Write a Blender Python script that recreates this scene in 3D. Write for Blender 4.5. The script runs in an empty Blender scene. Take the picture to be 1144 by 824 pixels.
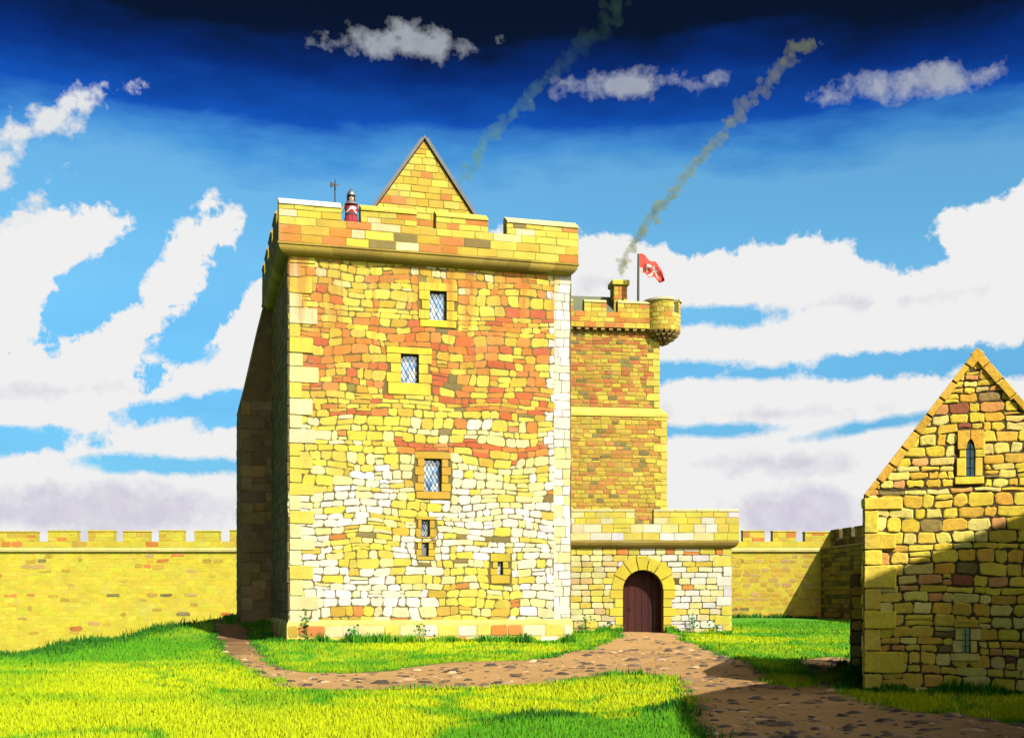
import bpy, bmesh, math, random
import numpy as np
from mathutils import Vector, Matrix, noise as mnoise

random.seed(7)
rad = math.radians
sc = bpy.context.scene
col = sc.collection
F, CX, HY, EYE = 1340.0, 572.0, 667.0, 1.7          # focal length / principal point of the view, eye height

def at(px, py, D):
    return Vector(((px - CX) / F * D, D, EYE + (HY - py) / F * D))

# ------------------------------------------------------------------ materials
def lin(r, g, b):
    f = lambda c: (c / 255 / 12.92) if c / 255 <= .04045 else ((c / 255 + .055) / 1.055) ** 2.4
    return (f(r), f(g), f(b))

class NT:
    def __init__(s, tree): s.t = tree; s.n = tree.nodes; s.l = tree.links
    def new(s, typ, **kw):
        n = s.n.new(typ)
        for k, v in kw.items(): setattr(n, k, v)
        return n
    def set(s, sock, v):
        if isinstance(v, bpy.types.NodeSocket): s.l.new(v, sock)
        else: sock.default_value = v
    def m(s, op, a, b=None, c=None, clamp=False):
        n = s.new('ShaderNodeMath', operation=op, use_clamp=clamp)
        s.set(n.inputs[0], a)
        if b is not None: s.set(n.inputs[1], b)
        if c is not None: s.set(n.inputs[2], c)
        return n.outputs[0]
    def mix(s, f, a, b, blend='MIX'):
        n = s.new('ShaderNodeMix', data_type='RGBA', blend_type=blend)
        s.set(n.inputs['Factor'], f)
        s.set(n.inputs[6], a if isinstance(a, bpy.types.NodeSocket) else (*a, 1))
        s.set(n.inputs[7], b if isinstance(b, bpy.types.NodeSocket) else (*b, 1))
        return n.outputs[2]
    def noise(s, vec, scale, detail=4, rough=.55, dist=0.):
        n = s.new('ShaderNodeTexNoise')
        if vec is not None: s.l.new(vec, n.inputs['Vector'])
        n.inputs['Scale'].default_value = scale; n.inputs['Detail'].default_value = detail
        n.inputs['Roughness'].default_value = rough; n.inputs['Distortion'].default_value = dist
        return n.outputs['Fac']
    def mapping(s, vec, loc=(0, 0, 0), rot=(0, 0, 0), scale=(1, 1, 1), typ='POINT'):
        n = s.new('ShaderNodeMapping', vector_type=typ)
        s.l.new(vec, n.inputs[0]); n.inputs[1].default_value = loc; n.inputs[2].default_value = rot; n.inputs[3].default_value = scale
        return n.outputs[0]
    def ramp(s, fac, stops, interp='LINEAR'):
        n = s.new('ShaderNodeValToRGB'); n.color_ramp.interpolation = interp
        e = n.color_ramp.elements
        while len(e) < len(stops): e.new(.5)
        for el, (p, c) in zip(e, stops):
            el.position = p; el.color = (*c, 1) if len(c) == 3 else c
        s.set(n.inputs[0], fac)
        return n.outputs[0]

def new_mat(name):
    m = bpy.data.materials.new(name); m.use_nodes = True
    nt = NT(m.node_tree)
    return m, nt, nt.n['Principled BSDF']

def stone_mat(name, amount=.35, stain=0., bump=.35, grain=18):
    m, nt, p = new_mat(name)
    a = nt.new('ShaderNodeAttribute', attribute_name='col')
    geo = nt.new('ShaderNodeNewGeometry'); pos = geo.outputs['Position']
    n1 = nt.noise(pos, 1.3, 5, .6); n2 = nt.noise(pos, grain, 6, .7)
    v = nt.m('MULTIPLY_ADD', n1, amount * 2.0, 1 - amount * 1.0)
    v = nt.m('MULTIPLY', v, nt.m('MULTIPLY_ADD', n2, amount * 2.2, 1 - amount * 1.1))
    c = nt.mix(1., a.outputs['Color'], nt.new('ShaderNodeCombineColor').outputs[0], 'MULTIPLY')
    cc = nt.n[-1] if False else None
    comb = [n for n in nt.n if n.bl_idname == 'ShaderNodeCombineColor'][-1]
    for i in range(3): nt.l.new(v, comb.inputs[i])
    # pale lichen / lime bloom and rusty weathering with shapes of their own
    n3 = nt.noise(nt.mapping(pos, (3, 1, 2)), .9, 6, .65)
    c = nt.mix(nt.m('MULTIPLY', nt.m('SUBTRACT', n3, .58, clamp=True), 1.6), c, (.17, .16, .10))
    if stain:
        # rust-coloured run-off streaks below the parapet
        sv = nt.mapping(pos, scale=(1.5, 1.5, .10))
        ns = nt.noise(sv, 1.25, 4, .6)
        hz = nt.new('ShaderNodeSeparateXYZ'); nt.l.new(pos, hz.inputs[0])
        up = nt.m('MULTIPLY_ADD', hz.outputs[2], .16, -1.35, clamp=True)
        s_ = nt.m('MULTIPLY', nt.m('MULTIPLY', nt.m('SUBTRACT', ns, .51, clamp=True), 9., clamp=True), up)
        c = nt.mix(nt.m('MULTIPLY', s_, stain), c, (.155, .055, .008))
    nt.l.new(c, p.inputs['Base Color'])
    p.inputs['Roughness'].default_value = .92; p.inputs['Specular IOR Level'].default_value = .2
    b = nt.new('ShaderNodeBump'); b.inputs['Strength'].default_value = bump; b.inputs['Distance'].default_value = .03
    nb = nt.m('ADD', nt.noise(pos, grain * .6, 6, .65), nt.m('MULTIPLY', nt.noise(pos, grain * 3, 3, .6), .35))
    nt.l.new(nb, b.inputs['Height']); nt.l.new(b.outputs[0], p.inputs['Normal'])
    return m

def plain_mat(name, c, rough=.7, metal=0., var=.3, scale=8., spec=.3, attr=False):
    m, nt, p = new_mat(name)
    geo = nt.new('ShaderNodeNewGeometry')
    n = nt.noise(geo.outputs['Position'], scale, 5, .6)
    if attr:
        base = nt.new('ShaderNodeAttribute', attribute_name='col').outputs['Color']
        comb = nt.new('ShaderNodeCombineColor')
        v = nt.m('MULTIPLY_ADD', n, var * 2, 1 - var)
        for i in range(3): nt.l.new(v, comb.inputs[i])
        cc = nt.mix(1., base, comb.outputs[0], 'MULTIPLY')
    else:
        cc = nt.mix(n, tuple(x * (1 - var) for x in c), tuple(min(1, x * (1 + var)) for x in c))
    nt.l.new(cc, p.inputs['Base Color'])
    p.inputs['Roughness'].default_value = rough; p.inputs['Metallic'].default_value = metal
    p.inputs['Specular IOR Level'].default_value = spec
    return m

M = {}
M['stone'] = stone_mat('sandstone')
M['tower'] = stone_mat('weathered tower sandstone', .34, stain=.9)
M['rough'] = stone_mat('rough rubble stone', .45, bump=.6, grain=14)
M['wallst'] = stone_mat('curtain wall stone', .24, bump=.15, grain=6)
M['iron'] = plain_mat('black iron', (.012, .012, .013), .5, .4)
M['lead'] = plain_mat('grey green lead', (.05, .055, .03), .6, 0, .35, 1.5)
M['slate'] = plain_mat('dark slate', (.045, .043, .04), .7, 0, .4, 3)
M['cloth'] = plain_mat('woven cloth', (.3, .02, .02), .85, 0, .18, 14, attr=True)
M['mail'] = plain_mat('mail', (.075, .075, .08), .5, .5, .5, 60)
M['steel'] = plain_mat('helmet steel', (.085, .10, .105), .42, .7, .3, 8)
M['skin'] = plain_mat('skin', (.30, .17, .10), .6, 0, .1, 10, attr=True)
M['pole'] = plain_mat('dark ash wood', (.02, .016, .012), .7, 0, .3, 9)
M['path'] = None

# glazing: old leaded glass reflects the sky
m, nt, p = new_mat('leaded glass'); M['glass'] = m
a = nt.new('ShaderNodeAttribute', attribute_name='col')
nt.l.new(a.outputs['Color'], p.inputs['Base Color'])
p.inputs['Metallic'].default_value = .15; p.inputs['Roughness'].default_value = .12; p.inputs['Specular IOR Level'].default_value = .8

# oak planks
m, nt, p = new_mat('oak planks'); M['oak'] = m
geo = nt.new('ShaderNodeNewGeometry')
g1 = nt.noise(nt.mapping(geo.outputs['Position'], scale=(22, 22, 1.2)), 1.4, 6, .7)
att = nt.new('ShaderNodeAttribute', attribute_name='col')
cc = nt.mix(nt.m('MULTIPLY', nt.m('SUBTRACT', g1, .5, clamp=True), 1.6, clamp=True), att.outputs['Color'], (.05, .018, .010))
nt.l.new(cc, p.inputs['Base Color']); p.inputs['Roughness'].default_value = .85; p.inputs['Specular IOR Level'].default_value = .1
b = nt.new('ShaderNodeBump'); b.inputs['Strength'].default_value = .5; b.inputs['Distance'].default_value = .01
nt.l.new(g1, b.inputs['Height']); nt.l.new(b.outputs[0], p.inputs['Normal'])

def leaf_mat(name):
    m, nt, p = new_mat(name)
    a = nt.new('ShaderNodeAttribute', attribute_name='col')
    nt.n.remove(p)
    gn = nt.new('ShaderNodeNewGeometry'); v1 = nt.new('ShaderNodeVectorMath', operation='SCALE'); v1.inputs[3].default_value = .38; nt.l.new(gn.outputs['Normal'], v1.inputs[0])
    v2 = nt.new('ShaderNodeVectorMath', operation='ADD'); nt.l.new(v1.outputs[0], v2.inputs[0]); v2.inputs[1].default_value = (0, 0, .8)
    v3 = nt.new('ShaderNodeVectorMath', operation='NORMALIZE'); nt.l.new(v2.outputs[0], v3.inputs[0])
    d = nt.new('ShaderNodeBsdfDiffuse'); nt.l.new(v3.outputs[0], d.inputs['Normal']); t = nt.new('ShaderNodeBsdfTranslucent'); mx = nt.new('ShaderNodeMixShader')
    mx.inputs[0].default_value = .2
    nt.l.new(a.outputs['Color'], d.inputs[0]); nt.l.new(a.outputs['Color'], t.inputs[0])
    nt.l.new(d.outputs[0], mx.inputs[1]); nt.l.new(t.outputs[0], mx.inputs[2])
    nt.l.new(mx.outputs[0], nt.n['Material Output'].inputs[0])
    return m
M['leaf'] = leaf_mat('grass blade')

def ground_mat(name, amt, scale, bump):
    m, nt, p = new_mat(name)
    a = nt.new('ShaderNodeAttribute', attribute_name='col')
    geo = nt.new('ShaderNodeNewGeometry'); pos = geo.outputs['Position']
    n = nt.noise(pos, scale, 8, .7); n2 = nt.noise(pos, scale * .12, 4, .6)
    v = nt.m('MULTIPLY', nt.m('MULTIPLY_ADD', n, amt * 2, 1 - amt), nt.m('MULTIPLY_ADD', n2, amt, 1 - amt * .5))
    comb = nt.new('ShaderNodeCombineColor')
    for i in range(3): nt.l.new(v, comb.inputs[i])
    nt.l.new(nt.mix(1., a.outputs['Color'], comb.outputs[0], 'MULTIPLY'), p.inputs['Base Color'])
    p.inputs['Roughness'].default_value = .95; p.inputs['Specular IOR Level'].default_value = .1
    b = nt.new('ShaderNodeBump'); b.inputs['Strength'].default_value = bump; b.inputs['Distance'].default_value = .05
    nt.l.new(n, b.inputs['Height']); nt.l.new(b.outputs[0], p.inputs['Normal'])
    return m
M['turf'] = ground_mat('turf', .25, 5, .4)
M['path'] = ground_mat('trodden earth', .35, 7, .7)
M['pebble'] = plain_mat('pebble', (.1, .07, .04), .9, 0, .3, 20, attr=True)

# ------------------------------------------------------------------ mesh builder
class MB:
    def __init__(s): s.v = []; s.f = []; s.c = []
    def poly(s, pts, c):
        i = len(s.v); s.v += [tuple(p) for p in pts]; s.f.append(tuple(range(i, i + len(pts)))); s.c.append(c)
    def add(s, vs, fs, c):
        i = len(s.v); s.v += [tuple(p) for p in vs]
        for k, f in enumerate(fs):
            s.f.append(tuple(i + j for j in f)); s.c.append(c[k] if isinstance(c, list) else c)
    def box(s, x0, x1, y0, y1, z0, z1, c):
        vs = [(x, y, z) for z in (z0, z1) for y in (y0, y1) for x in (x0, x1)]
        s.add(vs, [(0, 2, 3, 1), (4, 5, 7, 6), (0, 1, 5, 4), (2, 6, 7, 3), (0, 4, 6, 2), (1, 3, 7, 5)], c)
    def hull(s, pts, c):
        bm = bmesh.new()
        for q in pts: bm.verts.new(q)
        r = bmesh.ops.convex_hull(bm, input=bm.verts)
        bm.verts.index_update()
        vs = [v.co.copy() for v in bm.verts]
        s.add(vs, [tuple(v.index for v in f.verts) for f in bm.faces], c)
        bm.free()
    def block(s, x0, x1, y0, y1, z0, z1, c, bev=.03, jit=.0):
        pts = []
        for x, sx in ((x0, 1), (x1, -1)):
            for y, sy in ((y0, 1), (y1, -1)):
                for z, sz in ((z0, 1), (z1, -1)):
                    j = Vector([random.uniform(-jit, jit) for _ in range(3)])
                    q = Vector((x, y, z)) + j
                    for k in range(3):
                        o = Vector((bev * sx, bev * sy, bev * sz)); o[k] = 0
                        pts.append(q + o)
        s.hull(pts, c)
    def tube(s, pts, r, c, n=8):
        pts = [Vector(p) for p in pts]; rs = r if isinstance(r, (list, tuple)) else [r] * len(pts)
        rings = []
        for i, p in enumerate(pts):
            d = (pts[min(i + 1, len(pts) - 1)] - pts[max(i - 1, 0)]).normalized()
            a = d.orthogonal().normalized(); b_ = d.cross(a)
            rings.append([p + (a * math.cos(2 * math.pi * k / n) + b_ * math.sin(2 * math.pi * k / n)) * rs[i] for k in range(n)])
        vs = [q for rg in rings for q in rg]; fs = []
        for i in range(len(pts) - 1):
            for k in range(n):
                fs.append((i * n + k, i * n + (k + 1) % n, (i + 1) * n + (k + 1) % n, (i + 1) * n + k))
        fs.append(tuple(range(n))[::-1]); fs.append(tuple((len(pts) - 1) * n + k for k in range(n)))
        s.add(vs, fs, c)
    def lathe(s, prof, c, n=32, cx=0, cy=0, a0=0, a1=2 * math.pi, cf=None):
        full = abs(a1 - a0 - 2 * math.pi) < 1e-6
        k = n if full else n + 1
        vs = [(cx + r * math.cos(a0 + (a1 - a0) * i / n), cy + r * math.sin(a0 + (a1 - a0) * i / n), z) for r, z in prof for i in range(k)]
        fs = []
        for j in range(len(prof) - 1):
            for i in range(n):
                i2 = (i + 1) % k
                fs.append((j * k + i, j * k + i2, (j + 1) * k + i2, (j + 1) * k + i))
        s.add(vs, fs, c)
    def build(s, name, mat, parent=None, smooth=False, normals=True):
        me = bpy.data.meshes.new(name)
        me.from_pydata(s.v, [], s.f)
        at_ = me.color_attributes.new('col', 'FLOAT_COLOR', 'CORNER')
        arr = np.ones((len(me.loops), 4), dtype=np.float32)
        tot = np.array([len(f) for f in s.f]); arr[:, :3] = np.repeat(np.array([c[:3] for c in s.c], dtype=np.float32), tot, axis=0)
        at_.data.foreach_set('color', arr.ravel())
        if normals:
            bm = bmesh.new(); bm.from_mesh(me); bmesh.ops.recalc_face_normals(bm, faces=bm.faces); bm.to_mesh(me); bm.free()
        if smooth: me.polygons.foreach_set('use_smooth', [True] * len(me.polygons))
        me.materials.append(mat)
        o = bpy.data.objects.new(name, me); col.objects.link(o)
        if parent: o.parent = parent
        return o

def tag(o, label=None, cat=None, group=None, kind=None):
    if label: o['label'] = label
    if cat: o['category'] = cat
    if group: o['group'] = group
    if kind: o['kind'] = kind
    return o

class Frame:
    """a local frame on the ground: x along the facade, y into depth"""
    def __init__(s, ox, oy, deg): s.o = (ox, oy); s.a = rad(deg)
    def loc(s, px, py, yd=0.):
        a = (px - CX) / F; sn, cs = math.sin(s.a), math.cos(s.a); ox, oy = s.o
        D = (yd - ox * sn + oy * cs) / (cs - a * sn)
        return ((D * a - ox) * cs + (D - oy) * sn, EYE + (HY - py) / F * D)
    def world(s, x, y, z=0):
        sn, cs = math.sin(s.a), math.cos(s.a)
        return Vector((s.o[0] + x * cs - y * sn, s.o[1] + x * sn + y * cs, z))
    def empty(s, name):
        o = bpy.data.objects.new(name, None); o.empty_display_size = .5
        o.location = (*s.o, 0); o.rotation_euler = (0, 0, s.a); col.objects.link(o); return o

# ------------------------------------------------------------------ masonry
def clip(poly, hp):
    """keep the side a*x+b*z<=c"""
    for a, b_, c in hp:
        out = []
        for i in range(len(poly)):
            p, q = poly[i], poly[(i + 1) % len(poly)]
            dp, dq = a * p[0] + b_ * p[1] - c, a * q[0] + b_ * q[1] - c
            if dp <= 0: out.append(p)
            if (dp < 0) != (dq < 0) and abs(dp - dq) > 1e-9:
                t = dp / (dp - dq); out.append((p[0] + t * (q[0] - p[0]), p[1] + t * (q[1] - p[1])))
        poly = out
        if len(poly) < 3: return []
    return poly

def pillow(mb, fm, poly, d, inset, c):
    n = len(poly)
    cx = sum(p[0] for p in poly) / n; cz = sum(p[1] for p in poly) / n
    w = max(p[0] for p in poly) - min(p[0] for p in poly); h = max(p[1] for p in poly) - min(p[1] for p in poly)
    if w < .05 or h < .05: return
    kx, kz = 1 - min(.7, 2 * inset / w), 1 - min(.7, 2 * inset / h)
    tl, tz = random.uniform(-.02, .02), random.uniform(-.02, .02)
    o = [fm(x, z, -.02) for x, z in poly]
    mid = [fm(cx + (x - cx) * (1 - (1 - kx) * .25), cz + (z - cz) * (1 - (1 - kz) * .25), d * .7) for x, z in poly]
    t = [fm(cx + (x - cx) * kx, cz + (z - cz) * kz, d + (x - cx) * tl + (z - cz) * tz) for x, z in poly]
    fs = []
    for i in range(n):
        j = (i + 1) % n
        fs += [(i, j, n + j, n + i), (n + i, n + j, 2 * n + j, 2 * n + i)]
    fs.append(tuple(range(2 * n, 3 * n)))
    mb.add(o + mid + t, fs, c)

def stone_poly(x0, x1, z0, z1, gap, jit, cham, wob):
    g = lambda: gap * random.uniform(.15, 1.)
    x0 += g() / 2; x1 -= g() / 2; z0 += g() / 2; z1 -= g() / 2
    h, w = z1 - z0, x1 - x0
    c = lambda: min(h, w) * random.uniform(cham[0], cham[1])
    P = []
    a, b_ = c(), c(); P += [(x0, z0 + a), (x0 + b_, z0)]
    P += [((x0 + x1) / 2 + random.uniform(-.15, .15) * w, z0 + random.uniform(-1, 1) * jit)]
    a, b_ = c(), c(); P += [(x1 - b_, z0), (x1, z0 + a)]
    a, b_ = c(), c(); P += [(x1, z1 - a), (x1 - b_, z1)]
    P += [((x0 + x1) / 2 + random.uniform(-.15, .15) * w, z1 + random.uniform(-1, 1) * jit)]
    a, b_ = c(), c(); P += [(x0 + b_, z1), (x0, z1 - a)]
    out = []
    for x, z in P:
        n = mnoise.noise(Vector((x * .55, z * 1.1, wob[1]))) * wob[0]
        n2 = mnoise.noise(Vector((x * 1.3, z * .9, wob[1] + 9))) * wob[0]
        out.append((x + n2 + random.uniform(-jit, jit), z + n + random.uniform(-jit, jit)))
    return out

def masonry(mb, fm, x0, x1, z0, z1, colf, hl=(.3, .45), ll=(.4, .85), gap=.03, d=(.012, .04), holes=(), hp=(), jit=.012, cham=(.08, .25), wob=(.06, 0), keep=1., skip=None):
    z = z0
    lx = (x0 + x1) / 2
    while z < z1 - .02:
        h = random.uniform(*hl)
        if z + h > z1 - hl[0] * .6: h = z1 - z
        segs = [(x0, x1, z, z + h)]
        for (ha, hb, hc, hd) in holes:
            ns = []
            for (a, b_, c, e) in segs:
                if hb <= a or ha >= b_ or hd <= c or hc >= e: ns.append((a, b_, c, e)); continue
                if a < ha: ns.append((a, ha, c, e))
                if hb < b_: ns.append((hb, b_, c, e))
                ia, ib = max(a, ha), min(b_, hb)
                if hc - c > .07: ns.append((ia, ib, c, hc))
                if e - hd > .07: ns.append((ia, ib, hd, e))
            segs = ns
        for (a, b_, c, e) in segs:
            x = a + 0
            first = random.uniform(.5, 1)
            while x < b_ - .01:
                L = random.uniform(*ll) * first; first = 1
                if x + L > b_ - ll[0] * .6: L = b_ - x
                if L < .05: x += L; continue
                parts = [(x, x + L, c, e)]
                if random.random() < .10 and e - c > hl[0] * 1.3 and L > ll[0]:
                    zm = c + (e - c) * random.uniform(.4, .6); parts = [(x, x + L, c, zm), (x, x + L, zm, e)]
                for (pa, pb, pc, pd) in parts:
                    if keep < 1 and random.random() > keep: continue
                    xc, zc = (pa + pb) / 2, (pc + pd) / 2
                    if skip and skip(xc, zc): continue
                    P = stone_poly(pa, pb, pc, pd, gap, jit, cham, wob)
                    P = clip(P, hp) if hp else P
                    if len(P) < 3: continue
                    pillow(mb, fm, P, random.uniform(*d), random.uniform(.015, .04), colf(xc, zc))
                x += L
        z += h

def quoins(mb, fm, xe, side, z0, z1, colf, h=(.42, .6), l=(.45, .95), d=.055):
    """corner stones along the edge xe; side=+1: they run to +x from the edge"""
    z = z0; k = 0
    while z < z1 - .1:
        hh = random.uniform(*h)
        if z + hh > z1 - h[0] * .5: hh = z1 - z
        L = (l[1] if k % 2 else l[0]) * random.uniform(.85, 1.12)
        a, b_ = (xe, xe + L) if side > 0 else (xe - L, xe)
        P = stone_poly(a, b_, z, z + hh, .025, .008, (.03, .08), (.0, 0))
        pillow(mb, fm, P, d * random.uniform(.85, 1.1), .018, colf((a + b_) / 2, z + hh / 2))
        z += hh; k += 1

def holed(mb, fm, x0, x1, z0, z1, holes, depth, c, rc):
    """flat wall face with rectangular openings and their reveals"""
    xs = sorted({x0, x1, *[h[0] for h in holes], *[h[1] for h in holes]})
    zs = sorted({z0, z1, *[h[2] for h in holes], *[h[3] for h in holes]})
    for i in range(len(xs) - 1):
        for j in range(len(zs) - 1):
            xm, zm = (xs[i] + xs[i + 1]) / 2, (zs[j] + zs[j + 1]) / 2
            if any(h[0] < xm < h[1] and h[2] < zm < h[3] for h in holes): continue
            mb.poly([fm(xs[i], zs[j], 0), fm(xs[i + 1], zs[j], 0), fm(xs[i + 1], zs[j + 1], 0), fm(xs[i], zs[j + 1], 0)], c)
    for a, b_, e, f in holes:
        q = [(a, e), (b_, e), (b_, f), (a, f)]
        for k in range(4):
            p, r = q[k], q[(k + 1) % 4]
            mb.poly([fm(*p, 0), fm(*r, 0), fm(*r, -depth), fm(*p, -depth)], rc)

def ring_profile(mb, x0, x1, y0, y1, prof, c, jitc=0):
    loops = [[(x0 - o, y0 - o, z), (x1 + o, y0 - o, z), (x1 + o, y1 + o, z), (x0 - o, y1 + o, z)] for o, z in prof]
    for i in range(len(prof) - 1):
        for k in range(4):
            k2 = (k + 1) % 4
            A, B, C_, D_ = [Vector(q) for q in (loops[i][k], loops[i][k2], loops[i + 1][k2], loops[i + 1][k])]
            n = max(1, int((B - A).length / .9)) if jitc else 1
            for t in range(n):
                f0, f1 = t / n, (t + 1) / n
                random.seed(k * 97 + t + 5); s_ = 1 + random.uniform(-jitc, jitc)
                mb.poly([A.lerp(B, f0), A.lerp(B, f1), D_.lerp(C_, f1), D_.lerp(C_, f0)], tuple(v * s_ for v in c))

front = lambda y=0.: (lambda x, z, d: (x, y - d, z))
left_f = lambda x=0.: (lambda s, z, d: (x - d, s, z))
right_f = lambda x=0.: (lambda s, z, d: (x + d, s, z))
back_f = lambda y=0.: (lambda x, z, d: (x, y + d, z))

def vary(c, a=.12):
    s_ = random.uniform(1 - a, 1 + a)
    return (c[0] * s_ * random.uniform(.95, 1.05), c[1] * s_ * random.uniform(.93, 1.07), c[2] * s_ * random.uniform(.8, 1.3))

YEL = (.208, .172, .022); PALE = (.222, .200, .088); WHITE = (.222, .212, .165); OCH = (.186, .124, .013)
ORA = (.196, .072, .013); RED = (.180, .042, .012); GREY = (.075, .058, .016); TAN = (.17, .11, .03)
MORT = (.040, .030, .010); YMORT = (.12, .092, .010)

shade_col = lambda x, z: vary(random.choice(((.052, .038, .014), (.045, .030, .013), (.060, .044, .016), (.075, .052, .018))), .2)  # near-black shade of the left side put into darker stone colours

def window(parent, fr_y, ax0, ax1, az0, az1, surround, setback=.24, name='window', sp=.15, lat=True, scol=OCH, glassc=None, arch=False):
    """leaded window: surround blocks > pane, lattice"""
    mb = MB()
    for (a, b_, c, e) in surround:
        P = stone_poly(a, b_, c, e, .02, .006, (.03, .09), (0, 0))
        # clip away the opening
        pillow(mb, front(fr_y), P, .045 * random.uniform(.9, 1.1), .012, vary(scol, .08))
    w = mb.build(name, M['tower'] if parent.name.startswith('tower') else M['stone'], parent)
    yb = fr_y + setback
    pb = MB()
    step = sp * 1.9
    i0 = -12
    for i in range(-12, 40):
        for j in range(-30, 60):
            xc = ax0 + (i + (.5 if j % 2 else 0)) * sp; zc = az0 + j * step / 2
            dm = [(xc - sp / 2, zc), (xc, zc - step / 2), (xc + sp / 2, zc), (xc, zc + step / 2)]
            dm = clip(dm, [(1, 0, ax1), (-1, 0, -ax0), (0, 1, az1), (0, -1, -az0)])
            if len(dm) < 3: continue
            ta, tb = random.gauss(0, .05), random.gauss(0, .05)
            cc = glassc or random.choice([(.24, .25, .25), (.27, .27, .26), (.14, .20, .27), (.06, .13, .24), (.05, .09, .15), (.10, .18, .28)])
            pb.poly([(x, yb + (x - xc) * ta + (z - zc) * tb, z) for x, z in dm], cc)
    pb.build('pane', M['glass'], w, normals=False)
    lb = MB(); W_, H_ = ax1 - ax0, az1 - az0
    r = .011
    if lat:
        sl = step / sp
        for k in range(-40, 80):
            for sg in (1, -1):
                x0_ = ax0 + k * sp
                # line x = x0_ + sg*(z-az0)/sl
                t0, t1 = 0, H_
                def X(t): return x0_ + sg * t / sl
                lo, hi = [], []
                ts = sorted(((ax0 - x0_) * sg * sl, (ax1 - x0_) * sg * sl))
                t0, t1 = max(0, ts[0]), min(H_, ts[1])
                if t1 - t0 > .03: lb.tube([(X(t0), yb - .012, az0 + t0), (X(t1), yb - .012, az0 + t1)], r, (.01,) * 3, 4)
    fr = .03
    for (a, b_, c, e) in ((ax0, ax1, az0, az0 + fr), (ax0, ax1, az1 - fr, az1), (ax0, ax0 + fr, az0 + fr, az1 - fr), (ax1 - fr, ax1, az0 + fr, az1 - fr)):
        lb.box(a + .001, b_ - .001, yb - .05, yb - .005, c + .001, e - .001, (.01,) * 3)
    lb.build('lattice', M['iron'], w)
    return w

def rect_surround(a, b_, c, e, wl=.4, wr=.4, hb=.3, ht=.3, n=3):
    out = []
    H = e - c
    for k in range(n):
        z0, z1 = c + H * k / n, c + H * (k + 1) / n
        f = 1.0 if k % 2 == 0 else .72
        out.append((a - wl * f, a, z0, z1)); out.append((b_, b_ + wr * f, z0, z1))
    out.append((a - wl * .9, b_ + wr * .9, c - hb, c)); out.append((a - wl, b_ + wr, e, e + ht))
    return out

# ================================================================== terrain
def sstep(t):
    t = np.clip(t, 0, 1); return t * t * (3 - 2 * t)
def zt(x, y):
    x = np.asarray(x, float); y = np.asarray(y, float)
    edge = -14.9 + .5 * np.sin(y * .21 + 1.) + .25 * np.sin(y * .53)
    drop = -3.0 * sstep((edge - x) / 8.)
    hump = .75 * np.exp(-((x + 11.6) ** 2 + (y - 53.5) ** 2) / 14.)
    und = .05 * np.sin(x * .35 + .4) * np.sin(y * .27) + .03 * np.sin(x * .9 + y * .5)
    far = .25 * sstep((y - 62) / 20.) * sstep((x + 5) / 10.)
    return drop + hump + und * sstep((y - 6) / 6) + far

def zt1(x, y): return float(zt(x, y))

def vnoise(x, y, seed=0):
    xi, yi = np.floor(x).astype(np.int64), np.floor(y).astype(np.int64); xf, yf = x - xi, y - yi
    def h(a, b_):
        n = (a * 374761393 + b_ * 668265263 + seed * 974711) & 0x7fffffff
        n = ((n ^ (n >> 13)) * 1274126177) & 0x7fffffff
        return ((n ^ (n >> 16)) & 0xffff) / 65535.
    u, v = xf * xf * (3 - 2 * xf), yf * yf * (3 - 2 * yf)
    return (h(xi, yi) * (1 - u) + h(xi + 1, yi) * u) * (1 - v) + (h(xi, yi + 1) * (1 - u) + h(xi + 1, yi + 1) * u) * v
def fbm(x, y, seed=0, o=4):
    s_, a, t = 0, .5, 0
    for k in range(o):
        s_ = s_ + a * vnoise(x * 2 ** k, y * 2 ** k, seed + k); t += a; a *= .5
    return s_ / t

# ---- path outline, drawn on the ground plane
PATH_PX = [(236, 706), (262, 704), (285, 718), (305, 738), (330, 748), (380, 750), (420, 748), (500, 742), (560, 740), (610, 735), (660, 722), (692, 712),
           (694, 706.5), (741, 706.5), (770, 716), (800, 728), (840, 745), (868, 761), (888, 769), (907, 767), (915, 762), (902, 752), (882, 741), (896, 736), (925, 734), (950, 735),
           (950, 744), (930, 752), (933, 764), (948, 774), (975, 786), (1020, 795), (1060, 800), (1150, 812), (1300, 830), (1300, 900), (760, 900),
           (780, 840), (790, 818), (786, 803), (776, 782), (752, 762), (720, 756), (690, 756), (640, 762), (600, 765), (540, 768), (470, 770), (400, 775), (350, 775), (310, 768), (280, 752), (255, 736), (242, 718)]
def gp(px, py):
    D = EYE * F / (py - HY); return ((px - CX) / F * D, D)
def smooth_closed(pts, n):
    out = []
    N = len(pts)
    for i in range(N):
        p0, p1, p2, p3 = [np.array(pts[(i + k) % N]) for k in (-1, 0, 1, 2)]
        L = np.linalg.norm(p2 - p1); m = max(2, min(n, int(L / .25)))
        for k in range(m):
            t = k / m
            # centripetal-ish: limit tangents by the segment length
            t1 = (p2 - p0); t2 = (p3 - p1)
            t1 = t1 / (np.linalg.norm(t1) + 1e-9) * L * .8; t2 = t2 / (np.linalg.norm(t2) + 1e-9) * L * .8
            h = (2 * t**3 - 3 * t**2 + 1) * p1 + (t**3 - 2 * t**2 + t) * t1 + (-2 * t**3 + 3 * t**2) * p2 + (t**3 - t**2) * t2
            out.append(h)
    return np.array(out)
PO = smooth_closed([gp(*q) for q in PATH_PX], 60)
_jn = np.stack([fbm(PO[:, 0] * 1.7, PO[:, 1] * 1.7, 3, 3) - .5, fbm(PO[:, 0] * 1.7, PO[:, 1] * 1.7, 13, 3) - .5], 1)
PO = PO + _jn * .5
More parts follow.
